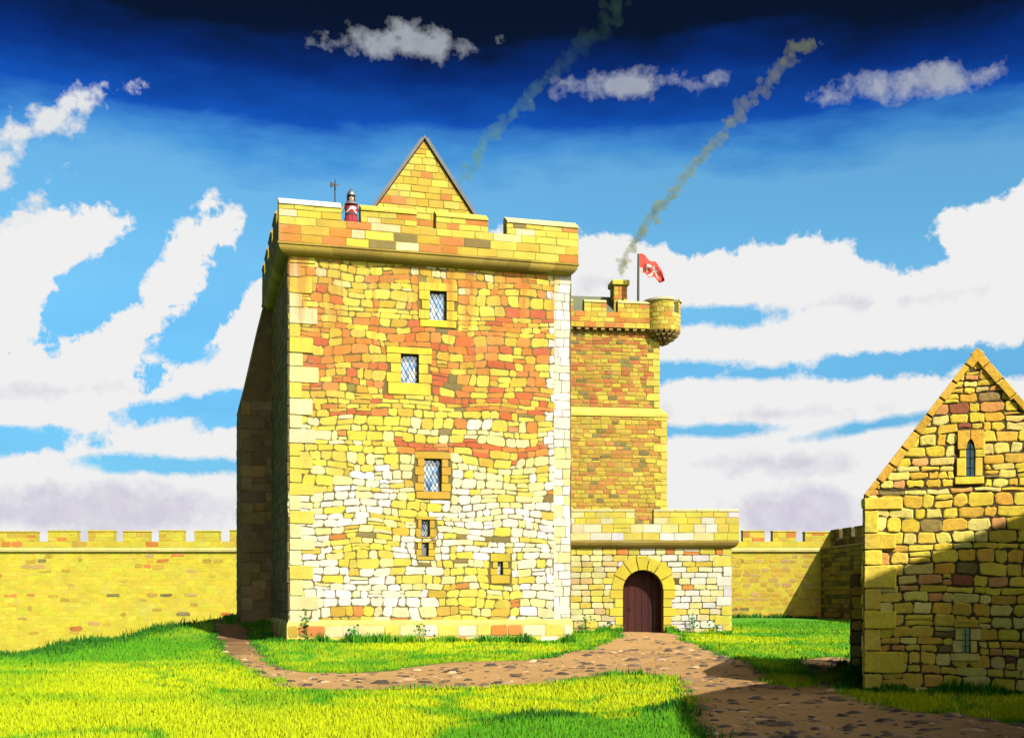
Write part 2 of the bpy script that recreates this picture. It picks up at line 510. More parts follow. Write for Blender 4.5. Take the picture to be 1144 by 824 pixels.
def inpoly(x, y, P):
    r = np.zeros(x.shape, bool); n = len(P)
    for i in range(n):
        x1, y1 = P[i]; x2, y2 = P[(i + 1) % n]
        c = (y1 > y) != (y2 > y)
        if not c.any(): continue
        xx = (x2 - x1) * (y - y1) / (y2 - y1 + 1e-12) + x1
        r ^= c & (x < xx)
    return r

def green_field(x, y):
    """0 = yellow lit-looking meadow grass, 1 = fresh green; a colour of the grass itself"""
    w = fbm(x * .22, y * .16, 21, 3)
    ring = np.exp(-((w - .46) / .016) ** 2) * .85 + np.exp(-((w - .60) / .016) ** 2) * .7
    big = sstep((fbm(x * .13, y * .15, 31, 4) - .47) / .16) * .62
    leftb = sstep((-7.5 - x) / 6.) * sstep((y - 17) / 14) * .75
    rightb = sstep((x - 9.) / 6.) * .8
    low = sstep((16.6 + .95 * x + .5 * np.sin(x * 3.1) - y) / .5) * sstep((x + 1.2) / .6) * (x < 4) * 1.0
    fine = (fbm(x * 1.2, y * 1.2, 41, 3) - .5) * .55
    return np.clip(ring + big + leftb + rightb + low + fine, 0, 1)
GY = np.array((.222, .262, .005)); GG = np.array((.040, .150, .007)); GD = np.array((.016, .07, .008))

def mesh_np(name, verts, faces_flat, loop_tot, cols, mat, parent=None, smooth=False):
    me = bpy.data.meshes.new(name)
    nv, nl, nf = len(verts), len(faces_flat), len(loop_tot)
    me.vertices.add(nv); me.vertices.foreach_set('co', verts.astype(np.float32).ravel())
    me.loops.add(nl); me.loops.foreach_set('vertex_index', faces_flat.astype(np.int32))
    me.polygons.add(nf)
    st = np.concatenate([[0], np.cumsum(loop_tot)[:-1]]).astype(np.int32)
    me.polygons.foreach_set('loop_start', st)
    me.update(calc_edges=True); me.validate()
    a = me.color_attributes.new('col', 'FLOAT_COLOR', 'POINT')
    c4 = np.ones((nv, 4), np.float32); c4[:, :3] = cols
    a.data.foreach_set('color', c4.ravel())
    if smooth: me.polygons.foreach_set('use_smooth', [True] * nf)
    me.materials.append(mat)
    o = bpy.data.objects.new(name, me); col.objects.link(o)
    if parent: o.parent = parent
    return o

def grid_faces(nx, ny):
    i, j = np.meshgrid(np.arange(nx - 1), np.arange(ny - 1), indexing='ij')
    a = (i * ny + j).ravel()
    return np.stack([a, a + ny, a + ny + 1, a + 1], 1)

xs = np.concatenate([np.array([-1500, -700, -350, -180, -110, -75, -55, -45.]), np.arange(-38, 30, .3), np.array([32, 36, 42, 55, 75, 110, 180, 350, 700, 1500.])])
ys = np.concatenate([np.array([-1500, -600, -200, -80, -40, -20, -8, -3.]), np.arange(0, 72, .3), np.array([73, 75, 78, 82, 86, 92, 100, 120, 160, 240, 400, 800, 1500.])])
X, Y = np.meshgrid(xs, ys, indexing='ij'); Z = zt(X, Y)
gf = green_field(X.ravel(), Y.ravel())[:, None]
gc = (GY * (1 - gf) + GG * gf) * .85
fc = grid_faces(len(xs), len(ys))
o = mesh_np('ground', np.stack([X.ravel(), Y.ravel(), Z.ravel()], 1), fc.ravel(), np.full(len(fc), 4), gc, M['turf'], smooth=True)
tag(o, 'grassy castle courtyard, yellow green turf', 'ground', kind='structure')

# ---- path sheet
def path_mesh():
    st = .14
    x0, y0 = PO.min(0); x1, y1 = PO.max(0)
    y0 = max(y0, 8.); gx = np.arange(x0, x1, st); gy = np.arange(y0, y1, st)
    A, B = np.meshgrid(gx, gy, indexing='ij')
    ins = inpoly(A.ravel(), B.ravel(), PO).reshape(A.shape)
    f = grid_faces(len(gx), len(gy)); ir = ins.ravel()
    keep = ir[f].sum(1) >= 2; f = f[keep]
    used, inv = np.unique(f.ravel(), return_inverse=True)
    x, y = A.ravel()[used], B.ravel()[used]
    bump = (fbm(x * 1.5, y * 1.5, 55, 4) - .5) * .035
    z = zt(x, y) + .03 + bump
    blur = ins.astype(float)
    for _ in range(5):
        blur[1:-1, 1:-1] = (blur[1:-1, 1:-1] * 2 + blur[:-2, 1:-1] + blur[2:, 1:-1] + blur[1:-1, :-2] + blur[1:-1, 2:]) / 6
    rim = sstep((.93 - blur.ravel()[used]) / .35)[:, None] * (.35 + .9 * fbm(x * 1.1, y * 1.1, 77, 3))[:, None]
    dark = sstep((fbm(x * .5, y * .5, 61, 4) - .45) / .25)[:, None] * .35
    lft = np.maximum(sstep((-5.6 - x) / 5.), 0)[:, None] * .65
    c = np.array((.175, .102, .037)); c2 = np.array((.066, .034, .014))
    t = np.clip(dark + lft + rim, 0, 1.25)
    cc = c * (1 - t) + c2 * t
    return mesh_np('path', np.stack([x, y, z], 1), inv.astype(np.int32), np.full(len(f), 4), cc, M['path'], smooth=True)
tag(path_mesh(), 'trodden brown earth path winding past the tower to the arched door', 'path', kind='structure')

# ---- footprints to keep grass out of
FOOT = []
def foot(fr, x0, x1, y0, y1):
    FOOT.append(np.array([fr.world(x, y)[:2] for x, y in ((x0, y0), (x1, y0), (x1, y1), (x0, y1))]))

# ================================================================== main tower
T = Frame(-7.99, 43.0, 15.1)
TW, TD = 10.57, 9.0
tower = tag(T.empty('tower_house'), 'tall yellow stone tower house with orange stonework, leaded windows and battlements', 'tower')
foot(T, -.1, TW + .1, -.1, TD); foot(T, -1.35, 3, 8.8, 13)
ZW, ZP, ZS, ZM, ZT = 14.02, 14.32, 15.22, 15.66, 15.97    # wall top, parapet foot, sill, merlon shoulder, coping top

def px_rect(fr, x0, y0, x1, y1, yd=0.):
    a, zt_ = fr.loc(x0, y0, yd); b_, zb = fr.loc(x1, y1, yd)
    return (a, b_, zb, zt_)
W1 = px_rect(T, 480, 324.5, 498.5, 358); W2 = px_rect(T, 448, 395, 467.5, 428); W3 = px_rect(T, 474, 512, 493, 549)
W4 = px_rect(T, 471, 580.5, 480, 599.5); W5 = px_rect(T, 471, 606, 478.5, 621); W6 = px_rect(T, 556, 627, 561.5, 642)
def grow(r, l, rr, b_, t): return (r[0] - l, r[1] + rr, r[2] - b_, r[3] + t)
openings = [W1, W2, W3, W4, W5, W6]
sur_rects = [grow(W1, .42, .42, .28, .30), grow(W2, .55, .5, .45, .25), grow(W3, .36, .36, .28, .26), grow(W4, .22, .26, .02, .14), grow(W5, .22, .26, .16, .05), grow(W6, .30, .30, .32, .30)]

def tower_col(x, z):
    r = random.random()
    n = mnoise.noise(Vector((x * .45, z * .5, 3.3)))
    if random.random() < .016: return vary(GREY)
    if x > 9.75 and z < 13.4 and random.random() < .9: return vary(WHITE, .04)  # highlight down the right edge put into the stone colour
    if z > 12.9: return vary(ORA if r < .16 else OCH if r < .46 else YEL if r < .85 else PALE)
    if z > 8.3:
        if x > 4.6:
            p = .58 if 8.6 < z < 11.7 else .26
        else:
            p = .48 if 9.2 < z < 11.8 else .22
        if x > 9.9: p *= .3
        if r < p: return vary(RED if random.random() < .30 else ORA, .15)
        if r < p + .18: return vary(OCH)
        return vary(YEL)
    if 6.85 < z < 7.55 and 3.9 < x < 9.6: return vary(RED if r < .55 else ORA if r < .85 else YEL)
    wn = n + .30 * math.exp(-((z - 3.2) / 2.2) ** 2) + (.22 if x > 6.2 and z < 4.5 else 0) - .08
    if wn > .13: return vary(WHITE if r < .72 else PALE if r < .92 else YEL if r < .985 else OCH, .06)
    if z < 2.2: return vary(ORA if r < .12 else OCH if r < .30 else YEL if r < .72 else PALE)
    return vary(ORA if r < .03 else OCH if r < .09 else YEL if r < .60 else PALE, .08)

mb = MB()
holed(mb, front(0), 0, TW, -.5, ZW + .2, openings, .5, (.055, .042, .010), (.05, .04, .012))
random.seed(11)
masonry(mb, front(0), 0, TW - .62, 0.72, ZW + .1, tower_col, (.17, .36), (.24, .70), .026, (.005, .02), holes=sur_rects, wob=(.17, 1.), jit=.022, cham=(.05, .36))
quoins(mb, front(0), 0, 1, .72, ZW, lambda x, z: vary(PALE if random.random() < .5 else YEL, .08))
masonry(mb, front(0), TW - .66, TW, .72, ZW + .1, lambda x, z: vary(WHITE if random.random() < .75 else PALE, .035), (.26, .46), (.3, .7), .012, (.008, .016), jit=.01, cham=(.03, .12), wob=(.06, 0))  # right-edge strip coloured near white as its painted highlight
# the other three walls
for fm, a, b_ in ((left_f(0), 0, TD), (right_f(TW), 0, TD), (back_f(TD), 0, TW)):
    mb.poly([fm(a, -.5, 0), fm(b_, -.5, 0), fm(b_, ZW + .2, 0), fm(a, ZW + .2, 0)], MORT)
    masonry(mb, fm, a, b_, .72, ZW + .1, shade_col, (.32, .46), (.45, .95), .035, (.012, .03), wob=(.05, 2.))
    quoins(mb, fm, a, 1, .72, ZW, shade_col); quoins(mb, fm, b_, -1, .72, ZW, shade_col)
mb.build('wall', M['tower'], tower)

# plinth
mb = MB()
ring_profile(mb, 0, TW, 0, TD, [(.09, -.5), (.09, .70), (.075, .78), (.02, .87), (-.02, .90)], (.20, .175, .045), .12)
random.seed(12)
for fm, a, b_ in ((front(-.09), -.05, TW + .05), (left_f(-.09), -.05, TD)):
    masonry(mb, fm, a, b_, -.1, .68, lambda x, z: vary(random.choice((YEL, YEL, OCH, WHITE if x > 4 else YEL, PALE, ORA if random.random() < .5 else YEL)), .1), (.30, .42), (.5, 1.0), .03, (.01, .03), wob=(.03, 4.))
mb.build('plinth', M['stone'], tower)

# corbel moulding
mb = MB()
prof = [(.0, ZW - .12)] + [(.03 + .36 * math.sin(t * math.pi / 2), ZW - .10 + .32 * (1 - math.cos(t * math.pi / 2))) for t in [i / 8 for i in range(9)]] + [(.43, ZP - .06), (.43, ZP)]
ring_profile(mb, 0, TW - .20, 0, TD, prof, (.13, .09, .013), .35)
mb.build('corbel_course', M['stone'], tower)

# parapet: base walls, merlons, copings
PO_, PI_ = .40, -.12
mb = MB()
def par_col(x, z):
    r = random.random()
    return vary(ORA if r < .26 else OCH if r < .45 else GREY if r < .49 else YEL if r < .9 else PALE, .1)
x0p, x1p, y0p, y1p = -PO_, TW + .20, -PO_, TD + PO_
t = .5
mb.box(x0p, x1p, y0p, y0p + t, ZP, ZS, YMORT); mb.box(x0p, x1p, y1p - t, y1p, ZP, ZS, YMORT)
mb.box(x0p, x0p + t, y0p + t, y1p - t, ZP, ZS, YMORT); mb.box(x1p - t, x1p, y0p + t, y1p - t, ZP, ZS, YMORT)
mb.box(x0p + t, x1p - t, y0p + t, y1p - t, ZP + .30, ZP + .43, GREY)      # wall walk
random.seed(13)
masonry(mb, front(y0p), x0p, x1p, ZP, ZS, par_col, (.28, .34), (.5, 1.1), .022, (.006, .02), jit=.006, cham=(.04, .1), wob=(.01, 0))
masonry(mb, left_f(x0p), y0p, y1p, ZP, ZS, shade_col, (.28, .34), (.5, 1.1), .022, (.006, .02), jit=.006, cham=(.04, .1), wob=(.01, 0))
cop = []
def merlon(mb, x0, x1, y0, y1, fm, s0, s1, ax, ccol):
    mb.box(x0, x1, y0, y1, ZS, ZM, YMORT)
    masonry(mb, fm, s0, s1, ZS, ZM, shade_col if ax == 'y-' else par_col, (.2, .26), (.4, .9), .02, (.006, .02), jit=.005, cham=(.04, .1), wob=(.0, 0))
    cop.append((x0, x1, y0, y1, ax, ccol))
fx = lambda px: T.loc(px, 240, -.4)[0]
MX = [(x0p, fx(381.5), WHITE), (fx(403), fx(465.5), YEL), (fx(487), fx(545.5), YEL), (fx(566), x1p, PALE)]
for a, b_, c in MX: merlon(mb, a, b_, y0p, y0p + t, front(y0p), a, b_, 'x', c)
for k in range(4):
    a = y0p + t + .7 + k * 2.35; b_ = min(a + 1.65, y1p - t - .01)
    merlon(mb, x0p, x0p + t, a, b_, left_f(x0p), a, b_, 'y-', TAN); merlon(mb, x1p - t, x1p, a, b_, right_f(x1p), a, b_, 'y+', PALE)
for k in range(4):
    a = x0p + k * 2.95; merlon(mb, a, a + 2.0, y1p - t, y1p, back_f(y1p), a, a + 2.0, 'X', YEL)
par = mb.build('parapet', M['stone'], tower)
for (x0, x1, y0, y1, ax, c) in cop:
    mb = MB(); e = .05; zl, zh = ZM, ZT
    if ax in 'xX':
        lo, hi = (y0 - e, y1 + .03) if ax == 'x' else (y1 + e, y0 - .03)
        pr = [(lo, zl), (lo, zl + .07), ((lo + hi) / 2 + (.12 if ax == 'x' else -.12), zh), (hi, zh - .06), (hi, zl)]
        n = max(2, round((x1 - x0) / .9))
        for k in range(n):
            a, b_ = x0 + (x1 - x0) * k / n + .006, x0 + (x1 - x0) * (k + 1) / n - .006
            mb.hull([(x, y, z) for x in (a, b_) for y, z in pr], vary(c, .06))
    else:
        lo, hi = (x0 - e, x1 + .03) if ax == 'y-' else (x1 + e, x0 - .03)
        pr = [(lo, zl), (lo, zl + .07), ((lo + hi) / 2, zh), (hi, zh - .06), (hi, zl)]
        mb.hull([(x, y, z) for y in (y0, y1) for x, z in pr], vary(c, .06))
    mb.build('coping', M['stone'], par)

random.seed(14)
tower.name = 'tower_house'
window(tower, 0, *W1, rect_surround(*W1, .42, .42, .28, .30, 3), scol=(.238, .185, .014))
window(tower, 0, *W2, rect_surround(*W2, .55, .5, .45, .25, 3), scol=(.235, .178, .014))
window(tower, 0, *W3, rect_surround(*W3, .36, .36, .28, .26, 4), scol=(.18, .105, .010))
window(tower, 0, *W4, rect_surround(*W4, .22, .26, .06, .14, 2), sp=.09, scol=(.17, .11, .010), setback=.16)
window(tower, 0, *W5, rect_surround(*W5, .22, .26, .16, .06, 2), lat=False, scol=(.18, .12, .010), setback=.16, glassc=(.10, .10, .10))
window(tower, 0, *W6, rect_surround(*W6, .30, .30, .32, .30, 2), lat=False, scol=(.18, .135, .010), setback=.16, glassc=(.22, .22, .21))

# cap house: gable behind the battlements
gy = 3.2
ax_, az_ = T.loc(474, 157, gy); lx_, lz_ = T.loc(427, 222, gy); rx_, rz_ = T.loc(523, 233, gy)
sl_l = (az_ - lz_) / (ax_ - lx_); sl_r = (az_ - rz_) / (rx_ - ax_)
zb = ZP + .4
xl, xr = ax_ - (az_ - zb - .5) / sl_l, ax_ + (az_ - zb - .5) / sl_r
hpg = [(-sl_l, 1, az_ - sl_l * ax_), (sl_r, 1, az_ + sl_r * ax_)]
mb = MB()
gp_ = [(xl, zb), (xr, zb), (xr, zb + .5), (ax_, az_), (xl, zb + .5)]
yb_ = 8.0
for y in (gy, yb_): mb.poly([(x, y, z) for x, z in gp_], YMORT)
mb.poly([(xl, gy, zb), (xl, yb_, zb), (xl, yb_, zb + .5), (xl, gy, zb + .5)], YMORT); mb.poly([(xr, gy, zb), (xr, yb_, zb), (xr, yb_, zb + .5), (xr, gy, zb + .5)], YMORT)
masonry(mb, front(gy), xl, xr, zb, az_, lambda x, z: vary(OCH if random.random() < .45 else YEL if random.random() < .85 else ORA, .1), (.24, .32), (.4, .75), .03, (.01, .025), hp=hpg, jit=.006, cham=(.04, .12), wob=(.02, 6))
cap = mb.build('cap_house', M['stone'], tower)
mb = MB(); th = .13
for s_, sl, xe in ((-1, sl_l, xl), (1, sl_r, xr)):
    o1 = .22
    xe2 = xe + s_ * .18; ze = zb + .5 - .18 * sl
    nx, nz = s_ * sl / math.hypot(1, sl), 1 / math.hypot(1, sl)
    pts = []
    for y in (gy - .12, yb_ + .12):
        for q in ((ax_, az_), (xe2, ze)):
            pts += [(q[0] + nx * .03, y, q[1] + nz * .03), (q[0] + nx * (.03 + th), y, q[1] + nz * (.03 + th))]
    mb.hull(pts, (.05,) * 3)
mb.hull([(ax_ + a, y, az_ + .12 + b_) for y in (gy - .13, yb_ + .13) for a, b_ in ((-.10, -.08), (.10, -.08), (0, .06))], (.05,) * 3)
mb.build('roof', M['slate'], cap)
mb = MB(); cxs = xr - 1.55; czz = az_ - 1.15
mb.block(cxs - .4, cxs + .4, yb_ - 1.1, yb_ - .3, zb + 1, zb + 2.7, OCH, .03); mb.block(cxs - .47, cxs + .47, yb_ - 1.17, yb_ - .23, zb + 2.705, zb + 2.85, YEL, .03)
mb.build('chimney', M['stone'], cap)

# rear side wing: narrow wall with a steep raked top, clasping the far left corner
mb = MB()
wy0, wy1 = 8.75, 13.2
out = [(-1.32, -.6), (2.6, -.6), (2.6, 14.1), (-.40, 14.1), (-.60, 13.2), (-.82, 12.2), (-1.02, 11.3), (-1.20, 10.6), (-1.32, 10.1)]
for y in (wy0, wy1): mb.poly([(x, y, z) for x, z in out], MORT)
for k in range(len(out)):
    a, b_ = out[k], out[(k + 1) % len(out)]
    mb.poly([(a[0], wy0, a[1]), (b_[0], wy0, b_[1]), (b_[0], wy1, b_[1]), (a[0], wy1, a[1])], GREY)
random.seed(15)
wc = shade_col
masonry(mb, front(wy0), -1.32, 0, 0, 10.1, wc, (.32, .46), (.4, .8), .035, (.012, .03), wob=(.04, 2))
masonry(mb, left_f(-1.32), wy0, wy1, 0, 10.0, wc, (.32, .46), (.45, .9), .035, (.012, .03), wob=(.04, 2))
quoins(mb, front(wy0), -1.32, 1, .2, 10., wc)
# raked weathering slabs
for k in range(3, len(out) - 1):
    a, b_ = out[k], out[k + 1]
    mb.hull([(q[0] + o_[0], y, q[1] + o_[1]) for q in (a, b_) for o_ in ((.03, -.03), (-.02, -.01), (-.015, .03)) for y in (wy0 - .06, wy1 + .04)], vary(GREY, .15))
mb.build('side_wing', M['rough'], tower)

# ================================================================== rear tower
R = Frame(8.0 - 9 * math.cos(rad(8)), 62 - 9 * math.sin(rad(8)), 8)
rt = tag(R.empty('rear_tower'), 'narrower rear tower of orange stone with corbelled round turret and chimney', 'tower')
RW, RD = 9.0, 8.0
foot(R, 0, RW, 0, RD)
zs0 = R.loc(742, 466)[1]; zs1 = R.loc(742, 455)[1]
ins = .30
zc0 = R.loc(700, 372, ins)[1]; zpar = R.loc(700, 366.5, ins - .3)[1]; zsill = R.loc(684, 348.5, ins - .3)[1]; ztop = R.loc(664, 335.5, ins - .3)[1]
mb = MB()
def rc_low(x, z):
    r = random.random(); return vary((.165, .075, .015) if r < .28 else (.165, .105, .014) if r < .66 else GREY if r < .73 else (.18, .14, .016), .16)
def rc_up(x, z):
    r = random.random(); return vary((.155, .046, .013) if r < .20 else (.165, .068, .014) if r < .46 else (.165, .105, .014) if r < .76 else GREY if r < .83 else (.18, .14, .016), .16)
mb.box(0, RW, 0, RD, -.5, zs0, YMORT); mb.box(ins, RW - ins, ins, RD, zs0, zpar, YMORT)
random.seed(21)
masonry(mb, front(0), 0, RW, 4.0, zs0, rc_low, (.17, .26), (.28, .6), .034, (.01, .03), wob=(.04, 7))
masonry(mb, front(ins), ins, RW - ins, zs1, zc0, rc_up, (.17, .24), (.28, .6), .032, (.01, .03), wob=(.05, 8))
masonry(mb, left_f(0), 0, RD, 4.0, zs0, rc_low, (.3, .4), (.4, .9), .034, (.01, .03)); masonry(mb, right_f(RW), 0, RD, 0, zs0, rc_low, (.3, .4), (.4, .9), .034, (.01, .03))
masonry(mb, right_f(RW - ins), ins, RD, zs1, zc0, rc_up, (.3, .4), (.4, .9), .034, (.01, .03)); masonry(mb, left_f(ins), ins, RD, zs1, zc0, rc_up, (.3, .4), (.4, .9), .034, (.01, .03))
quoins(mb, front(0), RW, -1, 4, zs0, lambda x, z: vary(YEL, .08), (.3, .42), (.35, .65), .04); quoins(mb, front(ins), RW - ins, -1, zs1, zc0, lambda x, z: vary(YEL, .08), (.3, .42), (.35, .65), .04)
mb.build('wall', M['stone'], rt)
mb = MB()
ring_profile(mb, 0, RW, 0, RD, [(-.05, zs0 - .02), (.07, zs0), (.07, zs0 + .14), (-.22, zs1 - .05), (-.34, zs1)], (.215, .18, .03), .1)
mb.build('string_course', M['stone'], rt)
ov = .32
mb = MB(); x0, x1, y0, y1 = ins - ov, RW - ins + ov, ins - ov, RD + .02
mb.box(x0, x1, y0, y0 + .45, zpar, zsill, YMORT); mb.box(x0, x0 + .45, y0 + .45, y1, zpar, zsill, YMORT); mb.box(x1 - .45, x1, y0 + .45, y1, zpar, zsill, YMORT); mb.box(x0, x1, y1, y1 + .45, zpar, zsill, YMORT)
rp = lambda x, z: vary(ORA if random.random() < .4 else OCH if random.random() < .5 else YEL, .1)
masonry(mb, front(y0), x0, x1, zpar, zsill, rp, (.2, .28), (.4, .7), .022, (.006, .02), jit=.006, cham=(.04, .12), wob=(.01, 0))
gx = lambda px: R.loc(px, 345, ins - ov)[0]
mer = [(gx(620), gx(640)), (gx(652.5), gx(677.5)), (gx(690), x1)]
for k in range(1, 4): mer.append((gx(652.5) - 1.75 * k - 0., gx(677.5) - 1.75 * k)) if gx(677.5) - 1.75 * k < gx(620) - .3 and gx(652.5) - 1.75 * k > x0 else None
for a, b_ in mer:
    mb.box(a, b_, y0, y0 + .45, zsill, ztop - .1, YMORT); masonry(mb, front(y0), a, b_, zsill, ztop - .1, rp, (.2, .26), (.35, .6), .022, (.006, .02), jit=.005, cham=(.04, .12), wob=(0, 0))
for k in range(4):
    a = y0 + .9 + k * 1.8
    for xx in (x0, x1 - .45): mb.box(xx, xx + .45, a, a + 1.15, zsill, ztop - .1, YMORT)
rpar = mb.build('parapet', M['stone'], rt)
for a, b_ in mer:
    mb = MB(); mb.hull([(x, y, z) for x in (a, b_) for y, z in ((y0 - .05, ztop - .098), (y0 - .05, ztop - .03), (y0 + .12, ztop + .06), (y0 + .33, ztop + .06), (y0 + .48, ztop - .098))], PALE); mb.build('coping', M['stone'], rpar)
x = x0 + .1
while x < x1 - .2:
    mb = MB()
    mb.hull([(xx, y, z) for xx in (x, x + .2) for y, z in ((ins + .01, zc0), (ins - .1, zc0 + .02), (y0 + .04, zpar - .1), (y0 + .04, zpar - .002), (ins + .01, zpar - .002))], vary(TAN, .1))
    mb.build('corbel', M['stone'], rpar)
    x += .42
# stone chimney and lead roof
mb = MB()
rzt = R.loc(660, 331, 3.)[1]
mb.hull([(x, y, z) for x in (.9, R.loc(683, 335, 3.)[0]) for y, z in ((1.0, zsill - .3), (3.0, rzt), (5.0, zsill - .3))], (.05,) * 3)
mb.build('roof', M['lead'], rt)
mb = MB(); cy = 1.9
ca, cz1 = R.loc(686, 316, cy); cb = R.loc(700.5, 316, cy)[0]; cz2 = R.loc(690, 313, cy)[1]
mb.box(ca, cb, cy, cy + .9, zsill - .6, cz1 - .12, YMORT)
for fm, a, b_ in ((front(cy), ca, cb), (left_f(ca), cy, cy + .9), (right_f(cb), cy, cy + .9)):
    masonry(mb, fm, a, b_, zsill - .5, cz1 - .12, rp, (.2, .26), (.3, .45), .022, (.008, .02), jit=.005, cham=(.04, .12), wob=(0, 0))
mb.block(ca - .12, cb + .12, cy - .12, cy + 1.02, cz1 - .12, cz2 + .02, YEL, .04)
mb.build('chimney', M['stone'], rt)
# bartizan
tx, tz_ = R.loc(740, 350, ins + .15); ty = ins + .15; tr = 20.5 / F * 62.2
zb0 = R.loc(740, 367, ty - tr)[1]; ztp = R.loc(740, 332, ty - tr)[1]; zcn = R.loc(740, 347.5, ty - tr)[1]; ztip = R.loc(740, 387, ty)[1]
mb = MB()
mb.lathe([(tr - .03, zb0), (tr - .03, zcn), (tr - .26, zcn), (tr - .26, zb0)], YMORT, 40, tx, ty)
def cyl_f(cx, cy, r): return lambda s_, z, d: (cx + (r + d) * math.sin(s_ / r), cy - (r + d) * math.cos(s_ / r), z)
cf = cyl_f(tx, ty, tr - .03); C_ = math.pi * tr
random.seed(22)
bc = lambda x, z: vary(OCH if random.random() < .4 else YEL if random.random() < .8 else ORA, .1)
masonry(mb, cf, -C_, C_, zb0, zcn, bc, (.2, .26), (.28, .42), .02, (.008, .018), jit=.004, cham=(.04, .12), wob=(0, 0))
# merlons of the turret (arc positions: 0 faces the front)
arcs = [(-1.75, .42), (.86, 1.75), (2.25, 3.1), (3.55, 4.1)]
for a0, a1 in arcs:
    n = max(3, int((a1 - a0) * 10))
    for (r0, r1, za, zb_, c) in ((tr - .26, tr - .03, zcn, ztp - .08, YMORT), (tr - .30, tr + .05, ztp - .08, ztp + .02, PALE)):
        ang = [a0 + (a1 - a0) * i / n for i in range(n + 1)]
        P = lambda r, a, z: (tx + r * math.sin(a), ty - r * math.cos(a), z)
        for i in range(n):
            a, b_ = ang[i], ang[i + 1]
            mb.poly([P(r1, a, za), P(r1, b_, za), P(r1, b_, zb_), P(r1, a, zb_)], c); mb.poly([P(r0, a, za), P(r0, b_, za), P(r0, b_, zb_), P(r0, a, zb_)], c)
            mb.poly([P(r0, a, zb_), P(r1, a, zb_), P(r1, b_, zb_), P(r0, b_, zb_)], c)
            mb.poly([P(r0, a, za), P(r1, a, za), P(r1, b_, za), P(r0, b_, za)], c)
        for a in (a0, a1): mb.poly([P(r0, a, za), P(r1, a, za), P(r1, a, zb_), P(r0, a, zb_)], c)
    masonry(mb, cf, a0 * (tr - .03), a1 * (tr - .03), zcn, ztp - .08, bc, (.2, .26), (.28, .42), .02, (.008, .018), jit=.004, cham=(.04, .12), wob=(0, 0))
tur = mb.build('turret', M['stone'], rt, normals=False)
mb = MB()
nl = 4; zz = zb0; r_ = tr + .0
for k in range(nl):
    h = (zb0 - ztip) / nl
    r2 = tr * (1 - (k / nl) ** 1.6) * .98; r3 = tr * (1 - ((k + .85) / nl) ** 1.6) * .95
    z1, z0 = zb0 - k * h, zb0 - (k + 1) * h
    mb.lathe([(max(.03, r3 - .12), z1 - .002), (r2 - .06, z1 - .002)][::-1] + [(max(.02, r3 - .1), z0)], MORT, 28, tx, ty)
    nb = max(5, int(2 * math.pi * r2 / .3))
    for i in range(nb):
        a = 2 * math.pi * (i + .5 * (k % 2)) / nb; da = math.pi / nb * .62
        q = []
        for aa in (a - da, a + da):
            for (r, z) in ((r2, z1 - .01), (r2 * .99, z1 - h * .3), (max(.05, r3), z0 + .02), (max(.02, r3 - .14), z0 + .05), (max(.05, r2 - .25), z1 - .01)):
                q.append((tx + r * math.sin(aa), ty - r * math.cos(aa), z))
        mb.hull(q, vary(TAN, .12))
mb.build('corbelling', M['stone'], tur)

# ================================================================== door block (forework)
G = Frame(1.0, 56, 0)
gt = tag(G.empty('gatehouse'), 'low pale stone forework with arched wooden door and battlemented parapet', 'gatehouse')
GW = G.loc(817, 700)[0]; GD_ = 5.0
foot(G, 0, GW, 0, GD_)
gz1 = G.loc(700, 612)[1]; gz2 = G.loc(700, 603.5, -.3)[1]; gzt = G.loc(700, 569, -.3)[1]; gzs = G.loc(700, 585, -.3)[1]
dx0, dx1 = G.loc(696, 700)[0], G.loc(740.5, 700)[0]
dc, dr = (dx0 + dx1) / 2, (dx1 - dx0) / 2; dzs = G.loc(700, 636.5)[1] - dr
arc = [(dc + dr * math.cos(math.pi * i / 20), dzs + dr * math.sin(math.pi * i / 20)) for i in range(21)]
mb = MB(); fm = front(0)
for (a, b_) in ((0, dx0), (dx1, GW)): mb.poly([fm(a, -.4, 0), fm(b_, -.4, 0), fm(b_, gz1, 0), fm(a, gz1, 0)], MORT)
for i in range(20):
    (xa, za), (xb, zb2) = arc[i], arc[i + 1]
    mb.poly([fm(xb, zb2, 0), fm(xa, za, 0), fm(xa, gz1, 0), fm(xb, gz1, 0)], MORT)
    mb.poly([fm(xb, zb2, .06), fm(xa, za, .06), fm(xa, za, -1.15), fm(xb, zb2, -1.15)], (.14, .10, .02))
for xx in (dx0, dx1): mb.poly([fm(xx, -.4, .0), fm(xx, dzs, .0), fm(xx, dzs, -1.15), fm(xx, -.4, -1.15)], (.15, .11, .02))
mb.poly([(0, 0, -.4), (0, GD_, -.4), (0, GD_, gz1), (0, 0, gz1)], MORT); mb.poly([(GW, 0, -.4), (GW, GD_, -.4), (GW, GD_, gz1), (GW, 0, gz1)], MORT); mb.poly([(0, GD_, -.4), (GW, GD_, -.4), (GW, GD_, gz1), (0, GD_, gz1)], MORT)
def gcol(x, z):
    r = random.random()
    if x < 3.6: return vary((.21, .15, .05) if r < .25 else PALE if r < .7 else YEL, .14)
    if z > gz1 - .4 and r < .35: return vary(ORA)
    return vary(WHITE if r < .58 else PALE if r < .78 else YEL if r < .90 else ORA if r < .955 else OCH, .08)
ro = dr + .62
random.seed(31)
def gskip(x, z):
    if z < dzs: return dx0 - .1 < x < dx1 + .1
    return math.hypot(x - dc, z - dzs) < ro - .12
masonry(mb, fm, .0, GW, 0, gz1, gcol, (.24, .36), (.4, .8), .034, (.012, .035), skip=gskip, holes=[(dx0 - .02, dx1 + .02, -.1, dzs)], wob=(.04, 12))
quoins(mb, fm, GW, -1, 0, gz1, lambda x, z: vary(YEL if random.random() < .6 else WHITE, .06), (.4, .5), (.45, .8))
